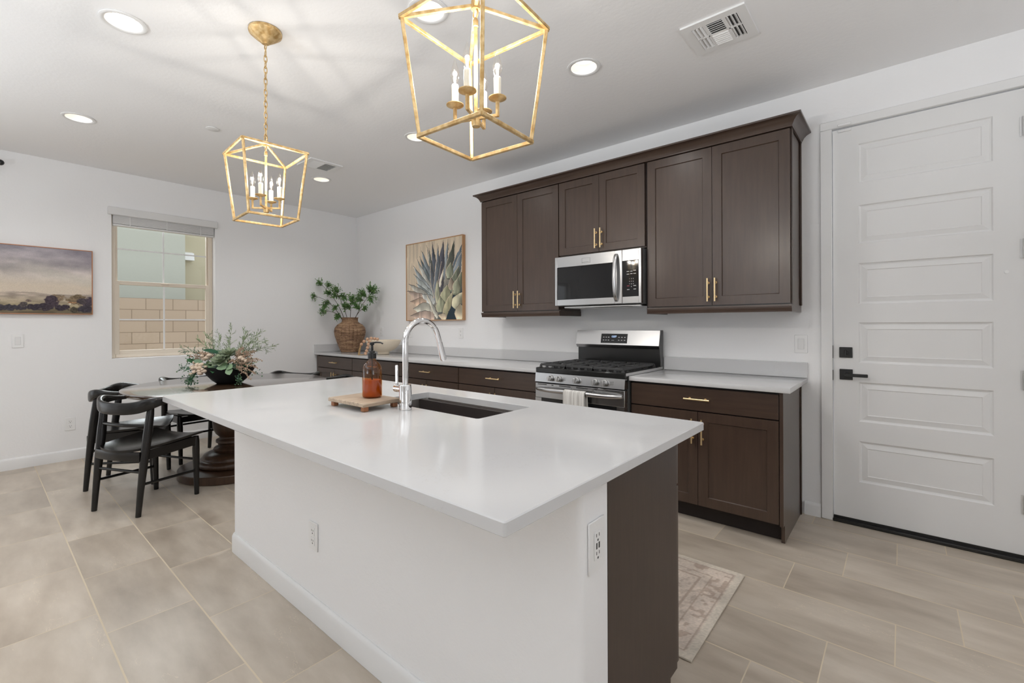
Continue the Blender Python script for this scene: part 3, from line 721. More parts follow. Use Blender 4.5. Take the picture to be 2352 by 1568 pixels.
for (x, z, w_) in ((4.335, 1.640, .02), (4.362, 1.640, .018), (4.388, 1.645, .02), (4.335, 1.620, .02), (4.362, 1.622, .018), (4.388, 1.622, .02), (4.337, 1.506, .02), (4.388, 1.508, .02), (4.388, 1.533, .021)):
    mb.box(x-w_/2, x+w_/2, yk-.0003, yk+.0006, z-.0018, z+.0018)
obj('key_legends', mb, 'led_white', cp)
mb = MB(); mb.box(4.327, 4.347, yk-.0003, yk+.0006, 1.531, 1.535); obj('stop_key', mb, 'print_red', cp)

# ------------------------------------------------------------------ gas range
rg = thing('gas_range', 'stainless gas range with black cast iron grates', 'range', (4.06, -.34, 0))
rx0, rx1 = 3.683, 4.440
mb = MB(); mb.box(rx0+.002, rx1-.002, -.640, -.022, .03, .895); mb.box(rx0+.03, rx1-.03, -.60, -.05, .001, .03); obj('body', mb, 'side_grey', rg)
mb = MB(); mb.box(rx0, rx1, -.682, -.640, .875, .912, .004); mb.box(rx0, rx1, -.662, -.095, .8955, .914, .003); obj('cooktop', mb, 'black_enamel', rg)
mb = MB(); mb.box(rx1+.0003, rx1+.003, -.672, -.03, .8935, .913); mb.box(rx0-.003, rx0-.0003, -.672, -.03, .8935, .913); obj('side_trim', mb, 'alum', rg)
mb = MB(); mb.prism([(-.682, .8735), (-.690, .804), (-.640, .804), (-.640, .8735)], 'X', rx0, rx1); cp = obj('control_panel', mb, 'steel', rg)
for kx in (3.832, 3.907, 4.061, 4.214, 4.290):
    mb = MB(); z = .838; y = -.6865
    mb.cyl((kx, y-.002, z), (kx, y-.012, z), .0235, .0225, 24); mb.cyl((kx, y-.012, z), (kx, y-.034, z), .0205, .0185, 24)
    mb.box(kx-.006, kx+.006, y-.042, y-.034, z-.0185, z+.0185, .002); kn = obj('knob', mb, 'alum', rg)
mb = MB()
for kx in (3.95, 4.340):
    for k in range(3): mb.box(kx-.012, kx+.016, -.6884, -.684, .8475-.009*k, .8495-.009*k)
obj('dial_marks', mb, 'badge', rg)
mb = MB(); mb.box(rx0+.001, rx1-.001, -.688, -.642, .680, .796, .003); mb.box(rx0+.001, rx1-.001, -.688, -.642, .20, .33, .003); mb.box(rx0+.001, rx0+.06, -.688, -.642, .33, .68); mb.box(rx1-.06, rx1-.001, -.688, -.642, .33, .68); od = obj('oven_door', mb, 'steel', rg)
mb = MB(); mb.box(rx0+.0602, rx1-.0602, -.685, -.645, .3302, .6798); obj('oven_window', mb, 'black_gloss', od)
for (a, b) in ((.025, .11), (.155, .172), (.225, .325), (.375, .47), (.525, .545), (.61, .72)): mb = MB(); mb.box(rx0+a, rx0+b, -.6888, -.68, .782, .788); obj('vent_slot', mb, 'slot', od)
mb = MB(); pts = []; rad = []
for t in np.linspace(-1, 1, 25):
    e = abs(t)**6; pts.append((4.0615+.358*t, -.742+.048*e, .752)); rad.append((.0165-.004*e, .0125-.002*e))
mb.ring_tube(pts, 1, 14, ell=rad, up=(0, 0, 1)); obj('door_handle', mb, 'steel', od)
mb = MB(); mb.box(rx0+.001, rx1-.001, -.688, -.642, .045, .194, .003); obj('bottom_drawer', mb, 'steel', rg)
# back guard
mb = MB(); mb.prism([(-.060, 1.198), (-.022, 1.198), (-.022, 1.052), (-.070, 1.052), (-.088, 1.078)], 'X', rx0+.002, rx1-.006); bgd = obj('backguard', mb, 'steel', rg, 20)
mb = MB(); mb.prism([(-.060, 1.2), (-.0215, 1.2), (-.0215, .8955), (-.060, .8955), (-.055, .95), (-.072, 1.04), (-.088, 1.078)], 'X', rx1-.0055, rx1+.001); obj('backguard_side', mb, 'side_grey', rg)
mb = MB(); mb.box(rx0+.004, rx1-.006, -.050, -.022, .914, 1.0515); obj('lower_backguard', mb, 'black_enamel', rg)
def on_slope(z): return -.088+.028*(z-1.078)/.12
mb = MB(); z0, z1 = 1.092, 1.170; pz = [(on_slope(z0)-.001, z0), (on_slope(z1)-.001, z1), (on_slope(z1)+.004, z1), (on_slope(z0)+.004, z0)]
mb.prism(pz, 'X', 3.927, 4.166); dp = obj('display_panel', mb, 'black_gloss', bgd)
tilt = math.atan2(.028, .12)
rotd = (PI/2-tilt, 0, 0)
text('oven_clock', '12:27', (4.045, on_slope(1.146)-.0016, 1.146), .021, 'led_blue', dp, rotd)
mb = MB()
for z in (1.140, 1.116):
    for x in (3.952, 3.975, 3.998, 4.092, 4.118, 4.144): mb.box(x-.006, x+.006, on_slope(z)-.0016, on_slope(z)+.001, z-.0035, z+.0035)
mb.box(4.025, 4.05, on_slope(1.116)-.0016, on_slope(1.116)+.001, 1.112, 1.116)
obj('key_legends', mb, 'led_white', dp)
# burners and grates
for (x, y) in ((3.80, -.53), (3.80, -.25), (4.061, -.39), (4.32, -.53), (4.32, -.25)):
    mb = MB(); mb.lathe([(.050, .9142), (.050, .922), (.044, .926), (.036, .926), (.036, .934), (.030, .936)], (x, y, 0), 24); obj('burner', mb, 'iron', rg)
def grate(x0, x1):
    mb = MB(); y0, y1, z = -.652, -.125, .945; b_ = .011
    for yy in (y0, y1): mb.box(x0, x1, yy-b_/2, yy+b_/2, z-.018, z, .002)
    for xx in (x0+b_/2, x1-b_/2): mb.box(xx-b_/2, xx+b_/2, y0, y1, z-.018, z, .002)
    n = 4; st = (x1-x0)/n
    for k in range(n+1):   # scalloped feet of the front and back bars
        xx = x0+k*st
        for yy in (y0, y1): mb.prism([(xx-.012, .9145), (xx+.012, .9145), (xx+.004, z-.006), (xx-.004, z-.006)], 'Y', yy-b_/2+.001, yy+b_/2-.001)
    yc = (y0+y1)/2; mb.box(x0, x1, yc-b_/2, yc+b_/2, z-.016, z, .002)
    for cy in ((y0+yc)/2, (yc+y1)/2):
        xc = (x0+x1)/2
        for (ax, ay) in ((1, 0), (-1, 0), (0, 1), (0, -1)):
            p0 = (xc+ax*.028, cy+ay*.028, z-.006); p1 = (xc+ax*((x1-x0)/2-.004), cy+ay*((y1-y0)/4-.002), z-.006)
            mb.bar(p0, p1, .009, .012)
        for (ax, ay) in ((1, 1), (-1, 1), (1, -1), (-1, -1)):
            mb.bar((xc+ax*.03, cy+ay*.03, z-.006), (xc+ax*.085, cy+ay*.085, z-.006), .008, .012)
    return obj('grate', mb, 'iron', rg)
for k in range(3): grate(rx0+.030+k*.2335, rx0+.030+k*.2335+.2305)
# towel on the oven handle
mb = MB(); nx, nn = 14, 26; vs = []
random.seed(4)
for j in range(nn):
    for i in range(nx):
        u = i/(nx-1); x = 3.992+.178*u; t = j/(nn-1)
        if t < .5: s_ = (t/.5); z = .52+.232*s_; y = -.7625
        elif t < .62: a = (t-.5)/.12*PI; z = .752+.0205*math.sin(a); y = -.742-.0205*math.cos(a)
        else: s_ = (t-.62)/.38; z = .752-.21*s_; y = -.7215
        amp = .0016*(1 if t < .5 else .6)
        y += -amp*(1+math.sin(u*17+j*.12)) if t < .5 else 0
        x += (.012*(t-.62)/.38 if t > .62 else 0)
        vs.append((x, y, z))
fs = [(j*nx+i, j*nx+i+1, (j+1)*nx+i+1, (j+1)*nx+i) for j in range(nn-1) for i in range(nx-1)]
mb.add(vs, fs); tw = obj('dish_towel', mb, 'towel'); tag(tw, 'pale striped dish towel draped over the oven handle', 'towel')
md = tw.modifiers.new('thick', 'SOLIDIFY'); md.thickness = .0022; md.offset = 0

# ------------------------------------------------------------------ island
IX0, IX1, IYF, IYB = 3.052, 5.285, -2.6487, -2.033
isl = thing('kitchen_island', 'white drywall island with dark wood end panel', 'island', (4.17, -2.35, 0))
b_ = bmesh.new()
def rounded(x0, x1, y0, y1, r, corners):
    pts = []
    for k, (cx, cy, a0) in enumerate(((x0, y0, 180), (x1, y0, 270), (x1, y1, 0), (x0, y1, 90))):
        if k in corners:
            ox = cx+(r if k in (0, 3) else -r); oy = cy+(r if k in (0, 1) else -r)
            for t in range(7): a = R(a0+15*t); pts.append((ox+r*math.cos(a), oy+r*math.sin(a)))
        else: pts.append((cx, cy))
    return pts
mb = MB(); b_.free()
mb.prism(rounded(IX0, IX1, IYF, -2.521, .020, (0, 1)), 'Z', .001, .8612); mb.box(IX0, IX0+.11, -2.521, -2.09, .001, .8612)
obj('drywall_body', mb, 'wall', isl, 50)
mb = MB(); th = .014
pp = base_profile()
outer = rounded(IX0-th, IX1-.0, IYF-th, -2.09, .024, (0,))
def run(mb, path, prof):  # sweep a baseboard profile along a floor path, offset to the outside (left of travel)
    n = len(prof); vs = []; k = len(path)
    for i, p in enumerate(path):
        p = Vector((*p, 0)); d0 = (Vector((*path[i], 0))-Vector((*path[max(i-1, 0)], 0))); d1 = (Vector((*path[min(i+1, k-1)], 0))-Vector((*path[i], 0)))
        d0 = d0.normalized() if d0.length else d1.normalized(); d1 = d1.normalized() if d1.length else d0
        n0 = Vector((d0.y, -d0.x, 0)); n1_ = Vector((d1.y, -d1.x, 0)); nn_ = (n0+n1_).normalized(); s_ = 1/max(.3, nn_.dot(n0))
        for o_, z in prof: vs.append(tuple(p+nn_*o_*s_+Vector((0, 0, z))))
    fs = [tuple(range(n)), tuple((k-1)*n+i for i in range(n))]
    for i in range(k-1):
        for j in range(n): fs.append((i*n+j, i*n+(j+1) % n, (i+1)*n+(j+1) % n, (i+1)*n+j))
    mb.add(vs, fs)
path = [(IX0, -2.092)]+[(IX0+.020-.020*math.cos(R(a)), IYF+.020-.020*math.sin(R(a))) for a in range(0, 91, 15)]+[(IX1-.020+.020*math.sin(R(a)), IYF+.020-.020*math.cos(R(a))) for a in range(0, 91, 15)]+[(IX1, -2.523)]
run(mb, path, [(o_+.0004, z+.001) for o_, z in pp]); obj('baseboard', mb, 'trim', isl)
mb = MB(); mb.prism([(-2.519, .001), (-2.095, .001), (-2.095, .088), (-2.036, .088), (-2.036, .8612), (-2.519, .8612)], 'X', IX1-.020, IX1+.0006); obj('end_panel', mb, 'wood_panel', isl)
mb = MB(); mb.box(IX0+.112, IX1-.021, -2.107, -2.092, .001, .088); obj('toe_kick', mb, 'cab_in', isl)
mb = MB(); mb.box(IX0+.112, 3.88, -2.52, -2.038, .089, .8612); mb.box(4.72, IX1-.021, -2.52, -2.038, .089, .8612); mb.box(3.88, 4.72, -2.52, -2.50, .089, .8612); mb.box(3.88, 4.72, -2.058, -2.038, .089, .8612); mb.box(3.88, 4.72, -2.50, -2.058, .089, .11); obj('carcass', mb, 'cab_in', isl)
def back_front(nm, x0, x1, z0, z1, hx=None, hz=None, horiz=False):
    mb = MB()
    if nm == 'drawer': mb.box(x0, x1, -2.034, -2.013, z0, z1, .0015)
    else:
        t = MB(); shaker(t, -x1, -x0, z0, z1, 2.013-.0, 2.034); mb.add([(-p[0], -p[1], p[2]) for p in t.v], t.f)
    d = obj(nm, mb, 'wood_h' if nm == 'drawer' else 'wood', isl, 0 if nm != 'drawer' else 30)
    h = MB()
    if horiz:
        h.cyl((hx-.078, -1.983, hz), (hx+.078, -1.983, hz), .0058, n=10)
        for q in (-.048, .048): h.cyl((hx+q, -1.983, hz), (hx+q, -2.0125, hz), .0048, n=8)
    else:
        h.cyl((hx, -1.983, hz-.078), (hx, -1.983, hz+.078), .0058, n=10)
        for q in (-.048, .048): h.cyl((hx, -1.983, hz+q), (hx, -2.0125, hz+q), .0048, n=8)
    obj('handle', h, 'brass', d)
for (a, b) in ((IX0+.115, 3.83), (4.76, IX1-.003)):
    back_front('drawer', a, b, .706, .848, (a+b)/2, .777, True); back_front('door', a, b, .100, .699, b-.03 if a < 4 else a+.03, .58)
back_front('door', 3.833, 4.293, .100, .848, 4.265, .70); back_front('door', 4.297, 4.757, .100, .848, 4.325, .70)
# countertop with the sink cut out
SX0, SX1, SY0, SY1 = 3.950, 4.642, -2.335, -2.000
ict = thing('island_countertop', 'large white quartz countertop on the kitchen island', 'countertop', (4.15, -2.4, CT0))
TX0, TX1, TY0, TY1 = 3.000, 5.316, -2.9640, -1.845
mb = MB(); b2 = bmesh.new()
def ringv(x0, x1, y0, y1, z, r, seg=4):
    out = []
    for (cx, cy, a0) in ((x0+r, y0+r, 180), (x1-r, y0+r, 270), (x1-r, y1-r, 0), (x0+r, y1-r, 90)):
        for t in range(seg+1): a = R(a0+90*t/seg); out.append(b2.verts.new((cx+r*math.cos(a), cy+r*math.sin(a), z)))
    return out
def bridge(A, B):
    for i in range(len(A)): b2.faces.new((A[i], A[(i+1) % len(A)], B[(i+1) % len(A)], B[i]))
e = .0025
o_b = ringv(TX0+e, TX1-e, TY0+e, TY1-e, CT0, .004); o_1 = ringv(TX0, TX1, TY0, TY1, CT0+e, .006); o_2 = ringv(TX0, TX1, TY0, TY1, CT1-e, .006); o_t = ringv(TX0+e, TX1-e, TY0+e, TY1-e, CT1, .004)
i_t = ringv(SX0-e*.6, SX1+e*.6, SY0-e*.6, SY1+e*.6, CT1, .014); i_1 = ringv(SX0, SX1, SY0, SY1, CT1-e*.6, .013); i_b = ringv(SX0, SX1, SY0, SY1, CT0, .013)
for A, B in ((o_b, o_1), (o_1, o_2), (o_2, o_t), (o_t, i_t), (i_t, i_1), (i_1, i_b), (i_b, o_b)): bridge(A, B)
mb.bm(b2); obj('worktop', mb, 'quartz', ict, 25)
sk = thing('undermount_sink', 'stainless undermount sink in the island countertop', 'sink', (4.296, -2.168, .65))
mb = MB(); b2 = bmesh.new(); g = .004
r0 = ringv(SX0-.022, SX1+.022, SY0-.022, SY1+.022, CT0-.0008, .03); r1 = ringv(SX0-g, SX1+g, SY0-g, SY1+g, CT0-.0008, .014); r2 = ringv(SX0-g+.002, SX1+g-.002, SY0-g+.002, SY1+g-.002, .665, .02); r3 = ringv(SX0+.014, SX1-.014, SY0+.014, SY1-.014, .650, .03); r4 = ringv(4.25, 4.34, -2.21, -2.12, .646, .044)
for A, B in ((r0, r1), (r1, r2), (r2, r3), (r3, r4)): bridge(A, B)
b2.faces.new(r4); mb.bm(b2); obj('basin', mb, 'steel_soft', sk, 30)
mb = MB(); mb.lathe([(.043, .6475), (.043, .6495), (.030, .6495), (.026, .648)], (4.295, -2.165, 0), 28); obj('drain', mb, 'chrome', sk)

# faucet
FX, FY = 4.270, -2.392
fc = thing('faucet', 'chrome gooseneck pull-down faucet on the island', 'faucet', (FX, FY, CT1))
mb = MB(); mb.lathe([(.0275, CT1+.0005), (.0275, CT1+.003), (.0262, CT1+.004), (.0262, .996), (.0245, .999), (.013, .999)], (FX, FY, 0), 36); obj('body', mb, 'chrome', fc)
mb = MB(); pts = [(FX, FY, .997), (FX, FY, 1.06), (FX, FY, 1.12), (FX, FY, 1.170)]
cz, rr_ = 1.178, .092
for a in np.linspace(180, 16, 22): pts.append((FX, FY+rr_+rr_*math.cos(R(a)), cz+rr_*math.sin(R(a))))
yl, zl = pts[-1][1], pts[-1][2]; dy_, dz_ = .20, -.98
mb.ring_tube(pts+[(FX, yl+.010, zl-.030)], .0128, 20); obj('spout', mb, 'chrome', fc)
mb = MB(); mb.cyl((FX, yl+.011, zl-.032), (FX, yl+.034, zl-.110), .0135, .0160, 20); mb.cyl((FX, yl+.034, zl-.110), (FX, yl+.0355, zl-.114), .0130, .0130, 20); obj('spray_head', mb, 'chrome', fc)
mb = MB(); mb.cyl((FX-.020, FY, .977), (FX-.052, FY, .977), .0145, n=20); mb.cyl((FX-.0525, FY, .977), (FX-.068, FY, .977), .0155, n=20); lv = obj('valve', mb, 'chrome', fc)
mb = MB(); mb.cyl((FX-.060, FY, .985), (FX-.060, FY, 1.000), .0065); mb.box(FX-.067, FX-.053, FY-.004, FY+.004, .998, 1.078, .002); obj('lever', mb, 'chrome', lv)

# serving board and soap bottle
BD = thing('serving_board', 'footed weathered wood serving board left of the faucet', 'board', (4.07, -2.46, CT1))
A_, B_, D_ = Vector((3.928, -2.557, 0)), Vector((4.204, -2.551, 0)), Vector((3.920, -2.366, 0))
ux = Vector((1, 0.02, 0)).normalized(); uy = Vector((-.02, 1, 0)).normalized(); c0 = Vector((4.064, -2.461, 0))
mb = MB(); mb.obox(c0+Vector((0, 0, CT1+.029)), ux, uy, (0, 0, 1), .137, .095, .0085, .003); obj('board_top', mb, 'board', BD)
for sx_ in (-1, 1):
    for sy_ in (-1, 1):
        p = c0+ux*sx_*.116+uy*sy_*.074; mb = MB(); mb.obox(p+Vector((0, 0, CT1+.0105)), ux, uy, (0, 0, 1), .012, .012, .0098, .002); obj('foot', mb, 'foot_wood', BD)
bz = CT1+.038; bx, by = 4.083, -2.432
bt = thing('soap_bottle', 'amber glass soap bottle with black pump on the serving board', 'bottle', (bx, by, bz))
mb = MB(); prof = [(.006, .003), (.034, .0005), (.0405, .003), (.0425, .010), (.0425, .120), (.041, .132), (.034, .147), (.024, .157), (.0165, .164), (.0150, .170), (.0150, .182)]
mb.lathe(prof, (bx, by, bz), 40, cap1=False); obj('glass_body', mb, 'amber', bt, 60)
mb = MB(); mb.lathe([(.005, .004), (.033, .0035), (.0395, .010), (.0400, .012), (.0400, .078), (.010, .078)], (bx, by, bz), 36); obj('soap', mb, 'amber_liquid', bt)
mb = MB(); mb.lathe([(.0185, .172), (.0185, .196), (.013, .198), (.011, .206), (.006, .208), (.0055, .232), (.010, .233), (.010, .243), (.006, .245)], (bx, by, bz), 24); pm = obj('pump', mb, 'pump', bt)
mb = MB(); mb.ring_tube([(bx, by, bz+.2415), (bx+.018, by+.012, bz+.2445), (bx+.034, by+.022, bz+.2435), (bx+.042, by+.028, bz+.238)], 1, 10, ell=[(.004, .008), (.004, .007), (.0035, .0055), (.003, .004)], up=(0, 0, 1)); obj('nozzle', mb, 'pump', pm)
mb = MB(); mb.cyl((bx, by, bz+.012), (bx, by, bz+.171), .003, n=8); obj('dip_tube', mb, 'pump', pm)

# ------------------------------------------------------------------ wall plates
def plate(name, label, c, normal, kind, w_=.073, h_=.118):
    nrm = Vector(normal); up = Vector((0, 0, 1)); rt = up.cross(nrm); c = Vector(c)
    r = thing(name, label, 'outlet' if kind != 'switch' else 'switch', tuple(c))
    def bx_(nm, u, v, hu, hv, d0, d1, m, par, bev=.0):
        mb = MB(); mb.obox(c+rt*u+up*v+nrm*((d0+d1)/2), rt, up, nrm, hu, hv, (d1-d0)/2, bev); return obj(nm, mb, m, par)
    bx_('plate', 0, 0, w_/2, h_/2, .0006, .006, 'plate', r, .002)
    if kind == 'switch':
        bx_('rocker', 0, 0, .0165, .033, .0062, .0095, 'trim', r, .001)
        mb = MB(); ring = [(-.0185, .0185, .0335, .0352), (-.0185, .0185, -.0352, -.0335), (-.0185, -.0172, -.0335, .0335), (.0172, .0185, -.0335, .0335)]
        for (a, b, z0, z1) in ring: mb.obox(c+rt*(a+b)/2+up*(z0+z1)/2+nrm*.0062, rt, up, nrm, (b-a)/2, (z1-z0)/2, .0004)
        obj('rocker_gap', mb, 'hinge', r)
    else:
        for s_ in (-1, 1) if kind == 'duplex' else (0,):
            f_ = bx_('receptacle', 0, s_*.021, .0165, .0165 if kind == 'duplex' else .034, .0062, .0078, 'plate', r, .0012)
            mb = MB()
            for q in (-1, 1) if kind == 'usb' else (0,):
                vv_ = s_*.021+q*.022
                for u in (-.0065, .0065): mb.obox(c+rt*u+up*(vv_+.004)+nrm*.0079, rt, up, nrm, .0011, .004, .0003)
                mb.obox(c+up*(vv_-.008)+nrm*.0079, rt, up, nrm, .0025, .0025, .0003)
            if kind == 'usb':
                for u in (-.006, .006): mb.obox(c+rt*u+nrm*.0079, rt, up, nrm, .0028, .0075, .0003)
            obj('slots', mb, 'slot', f_)
    return r
plate('light_switch', 'white rocker switch on the left wall below the landscape painting', (0, -3.346, 1.123), (1, 0, 0), 'switch')
plate('power_outlet', 'white power outlet low on the left wall behind the chairs', (0, -3.010, .338), (1, 0, 0), 'duplex')
plate('light_switch', 'white rocker switch beside the white door above the short countertop', (5.359, 0, 1.115), (0, -1, 0), 'switch')
plate('power_outlet', 'white outlet on the kitchen wall below the right edge of the agave painting', (2.132, 0, 1.155), (0, -1, 0), 'duplex')
plate('power_outlet', 'white outlet on the kitchen wall seen beside the faucet arc', (1.230, 0, 1.151), (0, -1, 0), 'duplex')
plate('power_outlet', 'white outlet on the kitchen wall between the wicker vase and the cream bowl', (.600, 0, 1.160), (0, -1, 0), 'duplex')
plate('power_outlet', 'white outlet on the long front side of the island', (3.975, IYF, .357), (0, -1, 0), 'duplex')
plate('usb_outlet', 'white outlet with charging ports on the island end by the dark panel', (IX1, -2.583, .705), (1, 0, 0), 'usb', .078, .127)

# ------------------------------------------------------------------ rug
rgx0, rgx1, ry0, ry1 = 3.35, 5.273, -1.862, -1.095
RUGC = ('c9bbad', 'b09c8c', 'a38f80', 'cfc4b7')
def vnoise(h, w_, sy, sx_, rs):
    g = rs.rand(int(h/sy)+3, int(w_/sx_)+3); yy = np.arange(h)/sy; xx = np.arange(w_)/sx_
    y0 = yy.astype(int); x0 = xx.astype(int); fy = (yy-y0)[:, None]; fx = (xx-x0)[None, :]
    fy = fy*fy*(3-2*fy); fx = fx*fx*(3-2*fx)
    a = g[y0][:, x0]; b = g[y0][:, x0+1]; c = g[y0+1][:, x0]; d = g[y0+1][:, x0+1]
    return (a*(1-fx)+b*fx)*(1-fy)+(c*(1-fx)+d*fx)*fy
def grid_picture(name, img, P, m, parent, zfun=None):
    """Painted surface: img[h,w,3] (linear, row 0 at the bottom) as pigment on a fine grid; P(u,v) gives the point."""
    h, w_, _ = img.shape; vs = [P(i/(w_-1), j/(h-1)) for j in range(h) for i in range(w_)]
    fs = [(j*w_+i, j*w_+i+1, (j+1)*w_+i+1, (j+1)*w_+i) for j in range(h-1) for i in range(w_-1)]
    mb = MB(); mb.add(vs, fs); o = obj(name, mb, m, parent, 0, recalc=False)
    ca = o.data.color_attributes.new('pigment', 'FLOAT_COLOR', 'POINT')
    ca.data.foreach_set('color', np.concatenate([img.reshape(-1, 3), np.ones((h*w_, 1))], 1).astype(np.float32).ravel())
    return o
def pigment(name, rough, bscale=120, bstr=.15):
    m = mat(name, (1, 1, 1), rough, spec=.25); N, L, b = nt(m)
    a = N.new('ShaderNodeVertexColor'); a.layer_name = 'pigment'; L.new(a.outputs[0], b.inputs['Base Color'])
    v = tex_coord(N, L); bump(N, L, b, noise(N, L, v, bscale, 3), bstr, .003); return m
M['pigment'] = pigment('canvas_pigment', .8); M['rug_pile'] = pigment('rug_pile', 1.0, 260, .8)
LN = lambda a: np.where(a <= .04045, a/12.92, ((a+.055)/1.055)**2.4)
rgb = lambda h_: np.array([int(h_[i:i+2], 16)/255 for i in (0, 2, 4)])
rug = thing('runner_rug', 'faded beige patterned rug on the floor behind the island', 'rug', ((rgx0+rgx1)/2, (ry0+ry1)/2, 0))
rs = np.random.RandomState(3); rw, rh = 330, 132
u = np.linspace(0, 1, rw)[None, :]*np.ones((rh, 1)); v_ = np.linspace(0, 1, rh)[:, None]*np.ones((1, rw))
ex = np.minimum(u*(rgx1-rgx0), (1-u)*(rgx1-rgx0)); ey = np.minimum(v_*(ry1-ry0), (1-v_)*(ry1-ry0)); ed_ = np.minimum(ex, ey)
img = np.ones((rh, rw, 3))*rgb('d0c2b5')
fl = vnoise(rh, rw, 3.2, 3.2, rs)+.5*vnoise(rh, rw, 7, 7, rs)
scroll = (np.sin(u*(rgx1-rgx0)*48+4*vnoise(rh, rw, 9, 9, rs))*np.sin(v_*(ry1-ry0)*48+4*vnoise(rh, rw, 9, 9, rs)))
img = np.where(((fl > .98) | (scroll > .72))[..., None], rgb('c0b1a4'), img)
bd = (ed_ > .045) & (ed_ < .115); img = np.where(bd[..., None], rgb('d3c5b8'), img)
al = np.where(ex < ey, v_*(ry1-ry0), u*(rgx1-rgx0))
motif = bd & (fl > .92); img = np.where(motif[..., None], rgb('b9a799'), img)
for a in (.040, .118, .16): img = np.where((np.abs(ed_-a) < .004)[..., None], rgb('b3a294'), img)
img = np.where((ed_ < .034)[..., None], rgb('d2c8ba'), img)
img = img*(.92+.16*vnoise(rh, rw, 14, 14, rs))[..., None]*(.95+.1*rs.rand(rh, rw))[..., None]
grid_picture('pile', LN(np.clip(img, 0, 1)), lambda a, b: (rgx0+a*(rgx1-rgx0), ry0+b*(ry1-ry0), .0085+.0004*math.sin(a*40)), 'rug_pile', rug)
M['rug_edge'] = plaster('rug_binding', hexc('cfc5b6'), 1.0, 200, .5)
mb = MB(); mb.box(rgx0, rgx1, ry0, ry1, .0006, .0078, .003); obj('backing', mb, 'rug_edge', rug)

# ------------------------------------------------------------------ paintings
ag = thing('painting', 'agave plant painting in a light oak frame on the kitchen wall', 'painting', (1.70, -.02, 1.30))
ax0, ax1, az0, az1 = 1.194, 2.209, 1.299, 2.250
mb = MB(); fw = .010
for (a, b, c, d) in ((ax0, ax1, az0, az0+fw), (ax0, ax1, az1-fw, az1), (ax0, ax0+fw, az0+fw, az1-fw), (ax1-fw, ax1, az0+fw, az1-fw)): mb.box(a, b, -.046, -.002, c, d, .001)
obj('picture_frame', mb, 'frame_wood', ag)
Wp, Hp = 440, 412; rs = np.random.RandomState(11)
uu_ = np.linspace(0, 1, Wp)[None, :]*np.ones((Hp, 1)); vv_ = np.linspace(0, 1, Hp)[:, None]*np.ones((1, Wp))
uu_ = uu_+.016*(vnoise(Hp, Wp, 22, 22, rs)-.5)+.006*(vnoise(Hp, Wp, 6, 6, rs)-.5); vv_ = vv_+.012*(vnoise(Hp, Wp, 22, 22, rs)-.5)
img = np.ones((Hp, Wp, 3))*rgb('e0d0b9'); st = vnoise(Hp, Wp, 120, 12, rs)
img = img*(.9+.2*st)[..., None]; img = img*(1-.12*(st[..., None] > .7))
dk = np.clip((uu_-.35)*2.4, 0, 1)*np.clip((.62-vv_)*3, 0, 1); img = img*(1-dk[..., None])+rgb('34414a')*dk[..., None]
pk = np.clip((.5-uu_)*2.5, 0, 1)*np.clip((.45-vv_)*3, 0, 1); img = img*(1-pk[..., None]*.8)+rgb('d3bba8')*pk[..., None]*.8
def KZ(x, y):
    a = (x-95)/855; yt, yb = 240-160*a, 1475-30*a; return a, 1-(y-yt)/(yb-yt)
def leaf(base_, tip, wd, colr, edge='e0cdb4', fat=.38):
    global img
    b0 = np.array(KZ(*base_)); t0 = np.array(KZ(*tip)); d = t0-b0; ln = np.hypot(*d); d /= ln; nn2 = np.array([-d[1], d[0]])
    px_, py_ = uu_-b0[0], vv_-b0[1]; t = (px_*d[0]+py_*d[1])/ln; s_ = px_*nn2[0]+py_*nn2[1]
    tc_ = np.clip(t, 0, 1); wv = (wd*1.22/855/2)*np.where(tc_ < fat, .55+.45*np.sin(PI/2*tc_/fat), np.clip(1-((tc_-fat)/(1-fat))**1.25, 0, 1)**.95)
    ins = (t > 0) & (t < 1) & (np.abs(s_) < wv); edg = ins & (np.abs(s_) > wv-.0055)
    c = rgb(colr); tone = (.84+.32*vnoise(Hp, Wp, 44, 14, rs))[..., None]
    body = c*tone*(1.02+.20*np.tanh(s_/np.maximum(wv, .004)*1.6))[..., None]*(.94+.14*(1-tc_[..., None]))
    cc_ = np.where((rs.rand() < .5), 1, 0)
    img = np.where(ins[..., None], body, img)
    img = np.where((edg & (s_ > 0))[..., None], rgb(edge), img)
    img = np.where((edg & (s_ < 0) & (t > .2))[..., None], rgb('5f5c58')*.9, img)
    tip_ = ins & (t > .965); img = np.where(tip_[..., None], rgb('3c3a3c'), img)
